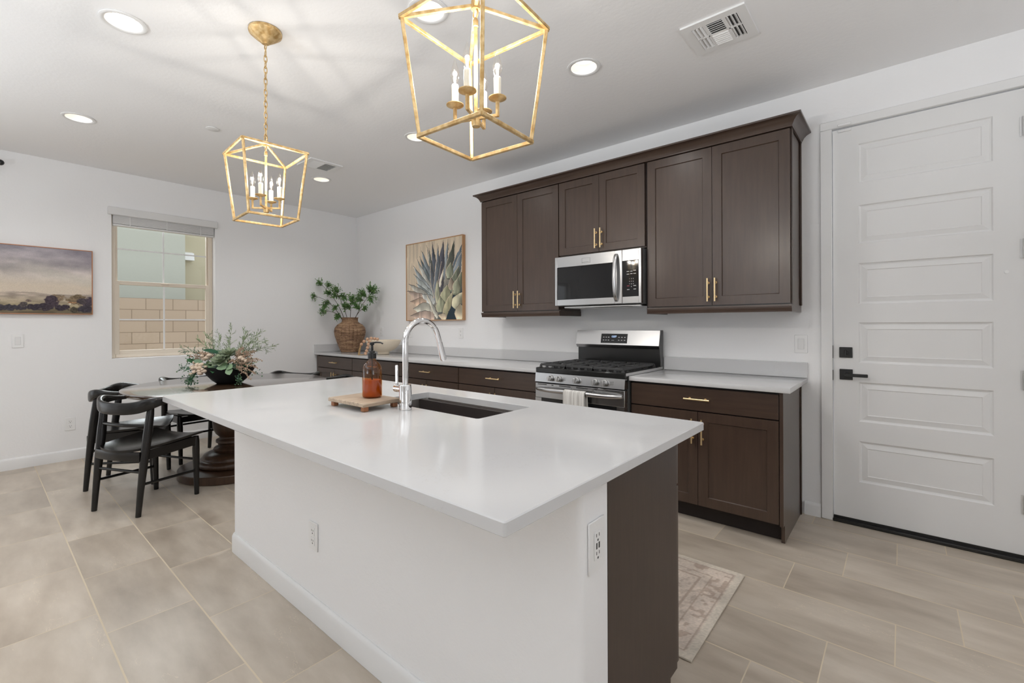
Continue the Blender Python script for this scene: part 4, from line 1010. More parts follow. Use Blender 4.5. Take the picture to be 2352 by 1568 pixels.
for a in [((540, 900), (420, 230), 46, 'b7b6b2'), ((680, 800), (755, 130), 60, '8f979c'), ((620, 850), (680, 140), 84, '5c5d66'), ((560, 900), (515, 180), 66, '5d626c'), ((600, 850), (600, 230), 66, '6d747c'),
          ((740, 800), (840, 150), 92, '5d6058'), ((800, 850), (948, 200), 90, '66717a'), ((820, 900), (942, 330), 96, '7b848a'), ((530, 950), (455, 270), 62, '6b706c'), ((540, 1000), (340, 310), 76, '929ba2'),
          ((540, 1050), (305, 410), 66, '7d898e'), ((520, 1050), (260, 450), 62, 'b3b3ad'), ((520, 1100), (195, 570), 78, 'b2babd'), ((530, 1150), (210, 710), 88, 'b6bcba'), ((540, 1200), (245, 850), 80, 'aab3b4'),
          ((500, 1200), (130, 870), 110, 'bcb9b0'), ((470, 1220), (102, 985), 110, 'c6b2a4'), ((560, 1100), (480, 500), 70, '646970'), ((560, 1150), (590, 460), 66, '767d84'), ((640, 1000), (650, 480), 66, '615f66'),
          ((800, 1000), (910, 560), 100, '6f7466'), ((850, 1050), (948, 640), 90, '777b6a'), ((620, 920), (690, 590), 34, 'd3ccba'), ((760, 780), (790, 500), 92, '8d9280'), ((590, 1180), (592, 800), 62, 'a3a48e'),
          ((700, 1220), (740, 870), 140, '9c9c82'), ((800, 960), (790, 760), 80, '8b7f72'), ((850, 1020), (880, 760), 92, 'a4a68f'), ((640, 1330), (640, 1070), 130, 'a2a48c'), ((690, 1380), (825, 970), 78, 'a49f83'),
          ((830, 1260), (948, 1000), 120, 'b9b59c'), ((530, 1210), (350, 1040), 120, 'c5c7c3'), ((420, 1190), (155, 1165), 92, 'c9b09c'), ((500, 1310), (210, 1275), 140, 'c8c5b8'), ((590, 1430), (420, 1030), 52, 'cfcdc0'),
          ((540, 1420), (150, 1400), 120, 'cbb6a8'), ((720, 1410), (600, 1380), 60, 'd1c0a8'), ((950, 1360), (830, 1340), 170, 'd3c7ad')]: leaf(*a)
img = img*(.96+.08*rs.rand(Hp, Wp))[..., None]
grid_picture('canvas', LN(np.clip(img, 0, 1)), lambda a, b: (ax0+fw*.8+a*(ax1-ax0-1.6*fw), -.040, az0+fw*.8+b*(az1-az0-1.6*fw)), 'pigment', ag)
mb = MB(); mb.box(ax0+fw, ax1-fw, -.036, -.004, az0+fw, az1-fw); obj('backing', mb, 'cream', ag)

lp = thing('painting', 'landscape painting in a thin copper frame on the left wall', 'painting', (.015, -3.39, 1.36))
py0, py1, pz0, pz1 = -3.93, -2.851, 1.361, 1.968
mb = MB(); fw = .007
for (a, b, c, d) in ((py0, py1, pz0, pz0+fw), (py0, py1, pz1-fw, pz1), (py0, py0+fw, pz0+fw, pz1-fw), (py1-fw, py1, pz0+fw, pz1-fw)): mb.box(.002, .034, a, b, c, d, .001)
obj('picture_frame', mb, 'copper', lp)
Wp, Hp = 390, 225; rs = np.random.RandomState(5)
uu_ = np.linspace(0, 1, Wp)[None, :]*np.ones((Hp, 1)); vv_ = np.linspace(0, 1, Hp)[:, None]*np.ones((1, Wp))
def lerp(stops, t):
    xs = [s_[0] for s_ in stops]; cs = np.array([rgb(s_[1]) for s_ in stops]); return np.stack([np.interp(t, xs, cs[:, k]) for k in range(3)], -1)
sky = lerp([(.30, 'd8cab9'), (.42, 'dccebc'), (.55, 'd4cac0'), (.70, 'beb6b4'), (.85, 'b0a9ad'), (1, 'aaa4ab')], vv_)
cl = .5*vnoise(Hp, Wp, 24, 90, rs)+.3*vnoise(Hp, Wp, 12, 39, rs)+.2*vnoise(Hp, Wp, 6, 13, rs)
sh_ = (cl-.5)*np.clip((vv_-.35)*3, 0, 1); sky = sky*(1-.0*sh_[..., None])+sh_[..., None]*np.array([.30, .28, .27])
dg = np.clip(1-np.abs((vv_-.62)+.55*(uu_-.75))*9, 0, 1)*np.clip((uu_-.45)*5, 0, 1); sky = sky*(1-.45*dg[..., None])+rgb('c6c2b6')*.45*dg[..., None]
vi = np.clip((uu_-.72)*4, 0, 1)*np.clip((vv_-.62)*4, 0, 1)*np.clip(1-dg, 0, 1); sky = sky*(1-.45*vi[..., None])+rgb('8d8590')*.45*vi[..., None]
land = lerp([(0, '6e6353'), (.06, '7d735c'), (.10, 'a09478'), (.2, 'b0a38f'), (.28, 'b8aa9d'), (.32, 'c6b7a8')], vv_)*(.86+.28*vnoise(Hp, Wp, 5, 22, rs))[..., None]
hor = .295+.012*np.sin(uu_*14)+.02*vnoise(Hp, Wp, 400, 18, rs)
img = np.where((vv_ < hor)[..., None], land, sky)
def blob(cu, cv, ru, rv, c, soft=.35):
    global img
    d = ((uu_-cu)/ru)**2+((vv_-cv)/rv)**2+.9*(vnoise(Hp, Wp, 6, 6, rs)-.5); a = np.clip((1-d)/soft, 0, 1)[..., None]
    img = img*(1-a)+rgb(c)*a*(.8+.4*vnoise(Hp, Wp, 3, 3, rs))[..., None]
for a in [(.90, .22, .07, .085, '7d6d58'), (.78, .24, .05, .06, '8c7a66'), (.98, .19, .05, .08, '4f4750'), (.93, .20, .04, .05, '514a4e'), (.74, .17, .045, .11, '4a4048'), (.70, .10, .05, .06, '453d44'), (.64, .095, .05, .05, '433d45'), (.56, .09, .04, .045, '454048'),
          (.575, .13, .022, .045, '57504f'), (.50, .08, .05, .05, '46434a'), (.43, .085, .05, .05, '46434a'), (.36, .08, .05, .045, '4a464a'), (.28, .09, .06, .05, '4a464a'), (.18, .085, .07, .05, '4b474a'), (.08, .09, .07, .06, '4a464c'), (.81, .09, .05, .05, '423b43'), (.96, .08, .06, .06, '454048'), (.88, .06, .03, .05, '504a40'), (.60, .19, .02, .02, '7a6c66'), (.40, .19, .04, .03, '867870')]: blob(*a)
blob(.855, .155, .010, .010, 'd8cfc0'); blob(.87, .175, .03, .012, 'a5805f')
img = img*(.96+.08*rs.rand(Hp, Wp))[..., None]
grid_picture('canvas', LN(np.clip(img, 0, 1)), lambda a, b: (.030, py0+fw*.8+a*(py1-py0-1.6*fw), pz0+fw*.8+b*(pz1-pz0-1.6*fw)), 'pigment', lp)
mb = MB(); mb.box(.004, .026, py0+fw, py1-fw, pz0+fw, pz1-fw); obj('backing', mb, 'cream', lp)

# ------------------------------------------------------------------ dining table and chairs
TCX, TCY, TR, TZ = 1.500, -2.128, .762, .757
tb = thing('dining_table', 'round dark wood pedestal dining table', 'table', (TCX, TCY, 0))
mb = MB(); mb.lathe([(.60, TZ-.034), (TR-.010, TZ-.034), (TR-.003, TZ-.030), (TR, TZ-.022), (TR, TZ-.008), (TR-.003, TZ-.002), (TR-.008, TZ)], (TCX, TCY, 0), 128); obj('tabletop', mb, 'table_wood', tb, 30)
mb = MB(); mb.lathe([(.55, TZ-.075), (.60, TZ-.075), (.60, TZ-.0345)], (TCX, TCY, 0), 96); obj('apron', mb, 'table_wood', tb)
M['pedestal_wood'] = wood('turned_walnut', hexc('4d382a'), hexc('352519'), 'Z', .3, 5)
mb = MB(); mb.lathe([(.395, .001), (.400, .006), (.400, .060), (.396, .066), (.388, .068)], (TCX, TCY, 0), 96); obj('plinth', mb, 'pedestal_wood', tb, 30)
mb = MB(); prof = [(.250, .0682), (.262, .080), (.266, .100), (.255, .122), (.232, .130), (.232, .140), (.215, .165), (.170, .185), (.140, .190), (.146, .205), (.136, .220), (.108, .232), (.112, .250), (.128, .262), (.126, .280), (.104, .292), (.100, .305), (.128, .335), (.148, .380), (.152, .430), (.142, .490), (.115, .545), (.092, .570), (.112, .585), (.112, .605), (.085, .615), (.085, .640), (.16, .665), (.20, .680), (.20, .681)]
mb.lathe(prof, (TCX, TCY, 0), 64); obj('pedestal', mb, 'pedestal_wood', tb, 50)

def chair():
    r = thing('dining_chair', '', 'chair', (0, 0, 0), 'black curved-back chairs around the dining table')
    # seat: saddle, local +Y faces the table
    mb = MB(); nx, ny = 17, 15; top = []; bot = []
    for j in range(ny):
        t = j/(ny-1); y = -.205+.445*t
        hw = .195+.035*math.sin(PI*min(1, t*1.1)*.55)
        if t < .25: hw *= .80+.20*math.sin(PI/2*t/.25)
        for i in range(nx):
            s_ = -1+2*i/(nx-1); x = hw*s_
            yy = y+(.022*(1-s_*s_) if t > .5 else -.028*(1-s_*s_)*(1-t*2))*1.0
            z = .428+.030*abs(s_)**2.2*(.35+.65*t)+.010*t-.016*math.sin(PI*min(1, t*1.15))*(1-s_*s_)
            top.append((x, yy, z)); bot.append((x*.985, yy, z-.016))
    vs = top+bot; n0 = nx*ny; fs = []
    for j in range(ny-1):
        for i in range(nx-1):
            a = j*nx+i; fs.append((a, a+1, a+nx+1, a+nx)); fs.append((n0+a+nx, n0+a+nx+1, n0+a+1, n0+a))
    bd_ = [i for i in range(nx)]+[j*nx+nx-1 for j in range(1, ny)]+[(ny-1)*nx+i for i in range(nx-2, -1, -1)]+[j*nx for j in range(ny-2, 0, -1)]
    for k in range(len(bd_)): a, b2_ = bd_[k], bd_[(k+1) % len(bd_)]; fs.append((b2_, a, n0+a, n0+b2_))
    mb.add(vs, fs); obj('seat', mb, 'black_wood', r, 50)
    # apron under the seat
    mb = MB()
    for s_ in (-1, 1): mb.bar((s_*.197, -.185, .392), (s_*.205, .205, .405), .020, .066, bev=.003)
    mb.bar((-.19, .205, .400), (.19, .205, .400), .020, .050, bev=.003)
    mb.ring_tube([(.195*q, -.196-.022*(1-q*q), .388) for q in np.linspace(-1, 1, 9)], 1, 12, ell=(.032, .010, .35), up=(0, 0, 1)); obj('apron', mb, 'black_wood', r)
    for s_ in (-1, 1):
        mb = MB(); mb.ring_tube([(s_*.196, .213, .0008), (s_*.197, .209, .15), (s_*.199, .205, .33), (s_*.201, .203, .40), (s_*.203, .203, .434)], [.0155, .0185, .0235, .0225, .017], 14); obj('leg', mb, 'black_wood', r)
        mb = MB(); mb.ring_tube([(s_*.197, -.214, .0008), (s_*.199, -.199, .17), (s_*.203, -.176, .38), (s_*.207, -.158, .53), (s_*.210, -.143, .66), (s_*.211, -.138, .705)], [.0160, .0195, .0250, .0265, .0225, .019], 14); obj('leg', mb, 'black_wood', r)
        mb = MB(); mb.cyl((s_*.199, -.200, .205), (s_*.198, .209, .180), .0095, n=10); obj('stretcher', mb, 'black_wood', r)
    mb = MB(); mb.cyl((-.200, -.188, .284), (.200, -.188, .284), .0095, n=10); obj('stretcher', mb, 'black_wood', r)
    mb = MB(); mb.cyl((-.198, .207, .262), (.198, .207, .262), .0090, n=10); obj('stretcher', mb, 'black_wood', r)
    mb = MB(); mb.ring_tube([(.206*q, -.153-.030*(1-q*q), .585) for q in np.linspace(-1, 1, 13)], 1, 12, ell=[(.0115, .0125)]*13, up=(0, 0, 1)); obj('back_spindle', mb, 'black_wood', r)
    # yoke back rail with horn-like arms
    half = [(0, -.218, .700, .040, .014), (.06, -.216, .701, .040, .0145), (.12, -.207, .705, .040, .0155), (.17, -.190, .713, .040, .0175), (.21, -.163, .727, .039, .020),
            (.236, -.130, .738, .034, .0225), (.246, -.095, .741, .026, .0240), (.247, -.055, .739, .019, .0235), (.243, -.015, .736, .0155, .022), (.236, .025, .734, .0135, .020), (.226, .060, .733, .012, .017), (.222, .072, .733, .006, .009)]
    full = [(-x, y, z, h_, w_) for x, y, z, h_, w_ in half[:0:-1]]+half
    P = [Vector(q[:3]) for q in full]
    dense = []; el = []
    for i in range(len(full)-1):
        p0, p1, p2, p3 = (np.array(full[max(i-1, 0)]), np.array(full[i]), np.array(full[i+1]), np.array(full[min(i+2, len(full)-1)]))
        for t in (0, .25, .5, .75):
            q = .5*((2*p1)+(-p0+p2)*t+(2*p0-5*p1+4*p2-p3)*t*t+(-p0+3*p1-3*p2+p3)*t**3); dense.append(tuple(q[:3])); el.append((q[3], q[4], .62))
    dense.append(full[-1][:3]); el.append((full[-1][3], full[-1][4], .62))
    mb = MB(); mb.ring_tube(dense, 1, 20, ell=el, up=(0, 0, 1)); obj('back_rail', mb, 'black_wood', r, 60)
    return r
ch0 = chair()
def place(o, cx, cy, ang, label):
    o.location = (cx, cy, 0); o.rotation_euler = (0, 0, ang); o['label'] = label
CH = [((1.823, -2.789), math.atan2(.437, .899), 'black curved-back dining chair closest to the camera, left of the island'),
      ((1.122, -2.765), math.atan2(-.467, .884), 'black curved-back dining chair behind the nearest chair, by the left wall outlet'),
      ((.735, -2.195), R(-86), 'black dining chair on the window side of the table, left of the flower bowl'),
      ((1.135, -1.47), R(-150), 'black dining chair across the table, only its top rail visible right of the flower bowl'),
      ((1.880, -1.42), R(150), 'black dining chair at the table edge in front of the dark base cabinets')]
for i, ((cx, cy), a, lab) in enumerate(CH):
    c_ = ch0 if i == 0 else copy_tree(ch0)
    place(c_, cx, cy, a, lab)

# ------------------------------------------------------------------ plants
def leafmat(name, c1, c2, rough=.55):
    m = mat(name, hexc(c1), rough, spec=.3); N, L, b = nt(m); g = N.new('ShaderNodeNewGeometry')
    L.new(ramp(N, L, g.outputs['Random Per Island'], [(0, hexc(c1)), (1, hexc(c2))]), b.inputs['Base Color']); return m
M['leaf'] = leafmat('fresh_leaf', '86a866', '50804c'); M['leaf_dark'] = leafmat('dark_leaf', '3b6b40', '27503a'); M['leaf_grey'] = leafmat('grey_green_leaf', '8fa882', '6f8a70')
M['fern'] = leafmat('sage_fern', '93a27a', '7d8c72'); M['succ'] = leafmat('succulent_leaf', '98a388', '717f66'); M['twig'] = mat('brown_twig', hexc('4a3f33'), .8); M['twig_green'] = mat('green_twig', hexc('6b6a4c'), .8)
M['pod'] = plaster('cream_pod', hexc('d9c6b2'), .8, 220, .8); M['astilbe'] = leafmat('dry_blush_plume', 'bda894', 'a18873', .9); M['teal_sprig'] = leafmat('teal_sprig', '3f5d52', '62805a')
def leaf_blade(mb, p, d, nrm, ln, wd, fold=.15, m=0, curl=0.0):
    d = Vector(d).normalized(); nrm = Vector(nrm); sd = d.cross(nrm)
    if sd.length < 1e-4: sd = d.cross(Vector((1, 0, .3)))
    sd.normalize(); up = sd.cross(d); p = Vector(p)
    vs = []
    for t, w_ in ((0, .12), (.3, .85), (.6, 1), (.85, .6), (1, .03)):
        c = p+d*ln*t-up*curl*ln*t*t
        vs += [c-sd*wd/2*w_+up*fold*wd*w_, c, c+sd*wd/2*w_+up*fold*wd*w_]
    fs = []
    for k in range(4): a = 3*k; fs += [(a, a+1, a+4, a+3), (a+1, a+2, a+5, a+4)]
    mb.add(vs, fs, m)
def rnd_dir(rng, base_, spread):
    v = Vector(base_).normalized()+Vector((rng.uniform(-1, 1), rng.uniform(-1, 1), rng.uniform(-1, 1)))*spread; return v.normalized()
def bez(a, b, c, n=10): return [Vector(a)*(1-t)**2+Vector(b)*2*t*(1-t)+Vector(c)*t*t for t in np.linspace(0, 1, n)]

# wicker vase
VX, VY = .318, -.300
mb = MB(); keys = [(0, .112), (.01, .118), (.12, .160), (.22, .192), (.27, .199), (.32, .190), (.36, .160), (.385, .120), (.40, .100), (.44, .098), (.452, .104), (.458, .106)]
rows = 78; cols = 96; vs = []
for j in range(rows):
    t = j/(rows-1); z = .458*t; r0_ = np.interp(z, [k[0] for k in keys], [k[1] for k in keys])
    for i in range(cols):
        a = 2*PI*i/cols; wv = math.sin(a*cols/4+(PI if j % 2 else 0)); rr2 = r0_+.0042*wv+(.0018 if j % 2 else -.0014)
        vs.append((VX+rr2*math.cos(a), VY+rr2*math.sin(a), CT1+.0008+z))
for j in range(14):
    r_ = .092-.002*j; z = .458-.012*j
    for i in range(cols): a = 2*PI*i/cols; vs.append((VX+r_*math.cos(a), VY+r_*math.sin(a), CT1+z))
tot = rows+14
fs = [(j*cols+i, j*cols+(i+1) % cols, (j+1)*cols+(i+1) % cols, (j+1)*cols+i) for j in range(tot-1) for i in range(cols)]
fs += [tuple(range(cols-1, -1, -1)), tuple((tot-1)*cols+i for i in range(cols))]
mb.add(vs, fs)
M['wicker'] = mat('brown_wicker', hexc('8a6a52'), .75); N, L, b = nt(M['wicker'])
v = tex_coord(N, L, (1, 1, 6)); n1 = noise(N, L, v, 7, 4); n2 = noise(N, L, tex_coord(N, L, (14, 14, 90)), 3, 2)
f = math_n(N, L, 'ADD', math_n(N, L, 'MULTIPLY', n1, .55), math_n(N, L, 'MULTIPLY', n2, .45))
L.new(ramp(N, L, f, [(.38, hexc('6a5140')), (.5, hexc('94745a')), (.62, hexc('b99b7b'))]), b.inputs['Base Color'])
vz = obj('wicker_vase', mb, 'wicker', smooth=70); tag(vz, 'brown woven wicker vase in the corner of the long countertop', 'vase')
rng = random.Random(8)
def branch(end, ctrl, label, foot, n_leaf, tight, subs):
    root = thing('leafy_branch', label, 'branch', (VX, VY, CT1+.3), 'green branches in the wicker vase')
    stem = MB(); p0 = (VX+foot[0], VY+foot[1], CT1+.31); pts = bez(p0, ctrl, end, 14)
    stem.ring_tube(pts, [.0042-.0002*k for k in range(14)], 6)
    lf = MB()
    tips = [(pts[-1], pts[-1]-pts[-3])]
    for (t, dx, dy, dz) in subs:
        a = pts[int(t*13)]; e2 = a+Vector((dx, dy, dz)); q = bez(a, (a+e2)/2+Vector((0, 0, .02)), e2, 7); stem.ring_tube(q, .0016, 5); tips.append((q[-1], q[-1]-q[-3])); tips.append((q[4], q[4]-q[2]))
    for k in range(int(n_leaf*2.1)):
        tp, d = tips[rng.randrange(len(tips))]
        # fine fan of leaflets along a short twig
        d1 = rnd_dir(rng, d, .75); ln = rng.uniform(.03, .085)*tight; base_ = tp-Vector(d).normalized()*rng.uniform(0, .05)
        e2 = base_+d1*ln; stem.ring_tube([base_, e2], .0008, 4)
        for s_ in range(6):
            t = .3+.7*s_/5; q = base_+d1*ln*t
            if q.y > -.03: continue
            leaf_blade(lf, q, rnd_dir(rng, d1, 1.1), rnd_dir(rng, (0, 0, 1), .6), rng.uniform(.013, .023), rng.uniform(.010, .016))
    lf.v = [(max(p[0], .012), min(p[1], -.012), p[2]) for p in lf.v]; stem.v = [(max(p[0], .012), min(p[1], -.012), p[2]) for p in stem.v]
    obj('stem', stem, 'twig', root); obj('leaves', lf, 'leaf', root, 0, recalc=False)
branch((.095, -.60, 1.80), (.24, -.38, 1.56), 'green branch reaching highest to the upper left out of the vase', (-.03, -.03), 42, 1.0, [(.75, .02, -.06, .03), (.85, .04, .02, .05)])
branch((.045, -.655, 1.63), (.20, -.46, 1.60), 'long green branch leaning farthest left from the vase', (-.04, -.03), 36, .95, [(.7, .02, -.03, -.09), (.6, -.02, -.05, .02)])
branch((.245, -.48, 1.70), (.29, -.36, 1.55), 'bushy green branch rising left of the vase centre', (-.02, .0), 60, 1.15, [(.8, .06, .03, .0), (.7, -.05, -.05, .05), (.85, .03, -.02, .05)])
branch((.13, -.57, 1.43), (.25, -.40, 1.46), 'low green branch drooping to the left beside the vase neck', (-.03, -.04), 44, .95, [(.7, .06, .0, .05), (.5, .02, -.03, -.02)])
branch((.405, -.33, 1.60), (.36, -.31, 1.50), 'short upright green branch at the centre of the vase', (.02, -.02), 62, 1.15, [(.6, -.06, -.04, .03), (.7, .05, .0, .02), (.5, .02, -.06, .06)])
branch((.62, -.145, 1.68), (.44, -.24, 1.52), 'densest green branch leaning to the right from the vase', (.04, .0), 110, 1.35, [(.75, -.08, -.05, .02), (.85, .08, -.02, -.03), (.9, .05, .0, .09), (.8, .0, -.06, .05)])
branch((.535, -.22, 1.47), (.45, -.26, 1.46), 'small low green branch to the right of the vase neck', (.04, -.02), 40, .9, [(.7, .0, -.05, .05)])

# cream bowl and bead garland
BX, BY = 1.080, -.300
mb = MB(); mb.lathe([(.066, .0008), (.070, .003), (.070, .026), (.072, .030), (.12, .050), (.165, .085), (.195, .125), (.211, .168), (.209, .173), (.203, .170), (.188, .130), (.155, .088), (.105, .055), (.02, .044)], (BX, BY, CT1), 56); 
tag(obj('footed_bowl', mb, 'cream', smooth=50), 'cream footed ceramic bowl between the vase and the faucet', 'bowl')
gar = thing('bead_garland', 'pale wooden bead garland with a jute tassel draped over the cream bowl', 'garland', (1.09, -.52, CT1))
BP = [(1.048, -.585, 1.022), (1.066, -.562, 1.057), (1.094, -.535, 1.083), (1.128, -.505, 1.093), (1.160, -.480, 1.088), (1.192, -.462, 1.083),
      (1.150, -.545, 1.058), (1.150, -.560, 1.021), (1.143, -.565, .984), (1.132, -.570, .947), (1.118, -.575, .917)]
for k, p in enumerate(BP):
    mb = MB(); mb.ball(p, .0188, seg=16, rings=12); obj('bead', mb, 'bead', gar)
mb = MB()
rt = random.Random(2)
for k in range(26):
    a = rt.uniform(0, 2*PI); q = rt.uniform(0, 1)
    mb.ring_tube([(1.040, -.592, 1.000), (1.034+.010*math.cos(a), -.598+.010*math.sin(a), .97), (1.026+.018*math.cos(a)*q, -.600+.018*math.sin(a)*q, .8955)], .0022, 5)
mb.ball((1.040, -.592, .998), .012, seg=10, rings=8)
obj('tassel', mb, 'jute', gar)
mb = MB()
for k in range(20):
    a = rt.uniform(-.012, .012); mb.ring_tube([(1.116, -.577, .903), (1.100, -.588+a*.4, .902+abs(a)*.3), (1.055+rt.uniform(0, .015), -.600+a, .897+rt.uniform(0, .006))], .0022, 5)
obj('tassel', mb, 'jute', gar)
mb = MB(); mb.ring_tube([(1.040, -.592, 1.0)]+BP[:6], .0016, 6); mb.ring_tube([BP[4]]+BP[6:]+[(1.116, -.577, .903)], .0016, 6); obj('cord', mb, 'jute', gar)

# flower bowl on the table
AX, AY, AZ = 1.487, -2.150, TZ+.0008
fa = thing('flower_arrangement', 'faux succulent and foliage arrangement in a black bowl on the dining table', 'flower arrangement', (AX, AY, AZ))
mb = MB(); mb.lathe([(.085, 0), (.098, .003), (.130, .030), (.165, .070), (.190, .110), (.202, .140), (.199, .143), (.192, .138), (.15, .10), (.02, .09)], (AX, AY, AZ), 56); obj('bowl', mb, 'bowl_black', fa, 50)
rt = random.Random(21)
vr = Vector((.753, .658, 0)); vf = Vector((.658, -.753, 0)); up = Vector((0, 0, 1)); AC = Vector((AX, AY, AZ))
def Q(r_, f_, z): return AC+vr*r_+vf*f_+up*z          # r_ to the right seen from the kitchen, f_ towards it
def succulent(c, rad, tilt):
    mb = MB(); ax = (up+vf*tilt).normalized(); e1 = ax.cross(Vector((1, 0, 0))).normalized(); e2 = ax.cross(e1)
    for ring, (n, el_, ln) in enumerate(((9, 12, 1.0), (8, 30, .82), (7, 50, .60), (5, 70, .38))):
        for k in range(n):
            a = 2*PI*k/n+ring*.4; d = (e1*math.cos(a)+e2*math.sin(a))*math.cos(R(el_))+ax*math.sin(R(el_))
            leaf_blade(mb, c+ax*.004*ring, d, ax, rad*ln, rad*.50*ln, fold=.22, curl=-.15)
    return obj('succulent', mb, 'succ', fa, 60, recalc=False)
succulent(Q(.035, .06, .232), .105, .35); succulent(Q(.01, .135, .185), .092, .75)
# wispy fern sprays
def spray(p0, p1, bend, n, mname, nm='fern_spray', ll=.030):
    st = MB(); pts = bez(p0, (Vector(p0)+Vector(p1))/2+bend, p1, 12); st.ring_tube(pts, [.0018-.0001*k for k in range(12)], 5)
    for k in range(n):
        i = 2+int(9*k/n); a = pts[i]; d = (pts[min(i+1, 11)]-pts[i-1]).normalized(); dd = rnd_dir(rt, d, .9); ln = ll*rt.uniform(1.1, 2.0)
        st.ring_tube([a, a+dd*ln], .0008, 4)
        for s_ in range(5): leaf_blade(st, a+dd*ln*(.25+.19*s_), rnd_dir(rt, dd, .7), rnd_dir(rt, (0, 0, 1), .8), ll*rt.uniform(.7, 1.1), .0052, .1)
    return obj(nm, st, mname, fa, 0, recalc=False)
spray(Q(.01, 0, .17), Q(.00, -.05, .50), vr*-.03, 16, 'fern'); spray(Q(.05, 0, .17), Q(.13, -.03, .46), vr*.02, 18, 'fern'); spray(Q(.07, .02, .16), Q(.26, -.02, .44), vr*-.02+up*.03, 22, 'fern')
spray(Q(.08, .02, .16), Q(.40, .02, .31), up*.08, 24, 'fern'); spray(Q(-.05, 0, .17), Q(-.10, -.02, .43), vr*-.02, 16, 'fern'); spray(Q(-.07, 0, .17), Q(-.19, .0, .42), up*.03, 18, 'fern')
spray(Q(-.08, .03, .16), Q(-.38, .04, .29), up*.05, 24, 'teal_sprig'); spray(Q(-.06, .02, .17), Q(-.25, .03, .36), up*.05, 20, 'fern'); spray(Q(.06, .0, .17), Q(.20, -.08, .40), up*.03, 16, 'fern'); spray(Q(.09, .03, .17), Q(.33, .05, .38), up*.05, 20, 'fern')
spray(Q(.02, -.06, .16), Q(.05, -.20, .42), up*.05, 16, 'fern'); spray(Q(-.03, -.06, .16), Q(-.12, -.22, .38), up*.05, 16, 'fern')
# pods
for (r_, f_, z) in ((-.225, .12, .185), (-.24, .13, .150), (-.185, .15, .170), (-.145, .16, .170), (-.10, .165, .158), (-.15, .175, .145), (-.12, .18, .130), (-.175, .17, .145), (-.21, .16, .140), (-.19, .18, .112), (-.215, .175, .090), (-.135, .185, .100), (-.15, .185, .118), (-.105, .18, .118), (-.15, .11, .215), (-.12, .12, .225), (-.16, .12, .240), (-.10, .12, .245), (.19, .12, .21), (.215, .11, .195), (.17, .12, .225)):
    mb = MB(); q = Q(r_*.97, f_, z); e = Matrix.Rotation(rt.uniform(0, PI), 3, 'Z') @ Matrix.Rotation(rt.uniform(-.5, .5)+PI/2, 3, 'Y')
    mb.ball(q, .0150, .0150, .0235, 12, 8, rot=e)
    for k in range(5):
        d = rnd_dir(rt, (0, 0, -1), 1.0); mb.ring_tube([q+d*.009, q+d*.021], .0009, 4)
    obj('seed_pod', mb, 'pod', fa)
# blush plumes
def plume(p0, p1, n):
    st = MB(); pts = bez(p0, (Vector(p0)+Vector(p1))/2+up*.03, p1, 10); st.ring_tube(pts, .0014, 5)
    for k in range(n):
        i = 1+int(8.5*rt.random()); a = pts[i]; d = rnd_dir(rt, pts[i]-pts[i-1], 1.1); ln = .030*rt.uniform(.5, 1.2)*(1.1-i/14)
        st.ring_tube([a, a+d*ln], .0009, 4)
        for s_ in range(4): st.ball(a+d*ln*(.4+.2*s_), .0030*rt.uniform(.8, 1.4), seg=5, rings=4)
    obj('blush_plume', st, 'astilbe', fa, 60, recalc=False)
for (a, b) in (((.10, .10, .20), (.26, .11, .24)), ((.12, .11, .18), (.30, .13, .19)), ((.13, .12, .17), (.32, .15, .14)), ((.12, .12, .16), (.31, .16, .09)), ((.12, .13, .15), (.28, .19, .055)), ((.10, .10, .21), (.21, .10, .27)), ((.14, .10, .19), (.33, .10, .20)), ((-.10, .08, .20), (-.26, .11, .235)), ((-.10, .07, .21), (-.20, .09, .265)), ((-.1, .06, .20), (-.29, .10, .20))):
    plume(Q(*a), Q(*b), 46)
# broad leaves
mb = MB()
for (a, d, l_, w_) in ((Q(-.13, .14, .15), Q(-.26, .18, .06), .17, .085), (Q(-.17, .13, .16), Q(-.31, .15, .13), .15, .08), (Q(-.16, .16, .13), Q(-.24, .22, .01), .15, .065), (Q(-.12, .12, .18), Q(-.05, .16, .10), .10, .06), (Q(-.06, .04, .25), Q(-.15, .08, .30), .13, .07), (Q(-.02, .03, .24), Q(-.12, .02, .29), .11, .06), (Q(.08, .05, .20), Q(.19, .05, .29), .15, .045), (Q(-.2, .12, .17), Q(-.27, .12, .22), .1, .05), (Q(-.05, .10, .16), Q(-.02, .2, .13), .12, .07), (Q(.14, .1, .18), Q(.28, .09, .25), .12, .05), (Q(.0, -.08, .18), Q(.1, -.2, .16), .14, .08), (Q(-.08, -.08, .18), Q(-.2, -.16, .14), .14, .08)):
    leaf_blade(mb, a, d-a, up+vf*.4, l_, w_, .1, curl=.2)
obj('broad_leaves', mb, 'leaf_dark', fa, 60, recalc=False)
mb = MB()
for (a, d, l_, w_) in ((Q(.09, .17, .155), Q(.0, .22, .14), .085, .055), (Q(.08, .17, .155), Q(.15, .21, .15), .08, .06), (Q(.10, .18, .15), Q(.14, .23, .09), .085, .062), (Q(-.15, .12, .19), Q(-.22, .14, .20), .07, .04), (Q(.05, .16, .14), Q(.12, .2, .17), .06, .05)): leaf_blade(mb, a, d-a, vf+up*.6, l_, w_, .08)
obj('eucalyptus_leaves', mb, 'leaf_grey', fa, 60, recalc=False)
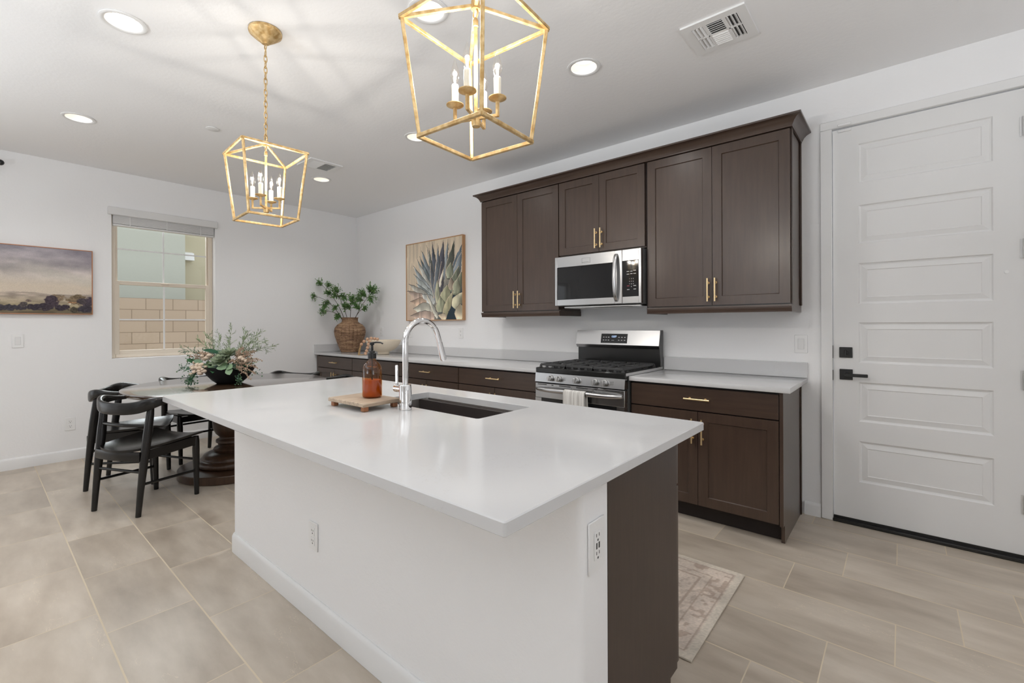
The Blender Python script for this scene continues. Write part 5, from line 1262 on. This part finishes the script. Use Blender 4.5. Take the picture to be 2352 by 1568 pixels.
# trailing button ivy
def trail(p0, p1, n, sp_):
    st = MB(); pts = bez(p0, (Vector(p0)+Vector(p1))/2+vf*.03+up*.02, p1, 9); st.ring_tube(pts, .0010, 4)
    for k in range(n):
        a = pts[rt.randrange(2, 9)]+Vector((rt.uniform(-1, 1), rt.uniform(-1, 1), rt.uniform(-1, 1)))*sp_
        if a.z < TZ+.012: a.z = TZ+.012+rt.random()*.01
        st.ring_tube([pts[5], a], .0006, 3)
        d = rnd_dir(rt, (0, 0, 1), 2.0)
        if d.z < -.2: d.z = -.2
        leaf_blade(st, a, d, rnd_dir(rt, vf, .8), .0125, .0135, .05)
    for k in range(len(st.v)):
        p = st.v[k]
        if p[2] < TZ+.003: st.v[k] = (p[0], p[1], TZ+.003)
    obj('trailing_ivy', st, 'teal_sprig', fa, 60, recalc=False)
trail(Q(-.20, .15, .10), Q(-.23, .22, .012), 34, .035); trail(Q(-.17, .17, .08), Q(-.17, .23, .010), 30, .032); trail(Q(-.22, .12, .15), Q(-.37, .10, .13), 28, .030); trail(Q(-.22, .12, .18), Q(-.29, .08, .22), 20, .028); trail(Q(.17, .15, .10), Q(.20, .19, .02), 34, .030); trail(Q(.18, .13, .13), Q(.32, .12, .08), 12, .03)
mb = MB()
for k in range(70):
    a = rt.uniform(0, 2*PI); q = .17*math.sqrt(rt.random()); c = AC+Vector((q*math.cos(a), q*math.sin(a), .145+.03*(1-q/.17)))
    leaf_blade(mb, c, rnd_dir(rt, (math.cos(a), math.sin(a), .5), .7), rnd_dir(rt, up, .5), rt.uniform(.045, .085), rt.uniform(.025, .045), .12, curl=.1)
obj('filler_leaves', mb, 'leaf_grey', fa, 60, recalc=False)
mb = MB(); mb.ball(Q(0, 0, .118), .17, .17, .045, 18, 10); obj('moss', mb, 'leaf_dark', fa, 60)
for (a, b) in (((.06, .12, .18), (.15, .17, .19)), ((.08, .08, .22), (.17, .08, .30)), ((.12, .06, .2), (.25, .05, .27)), ((-.04, .08, .2), (-.16, .12, .26))): plume(Q(*a), Q(*b), 46)
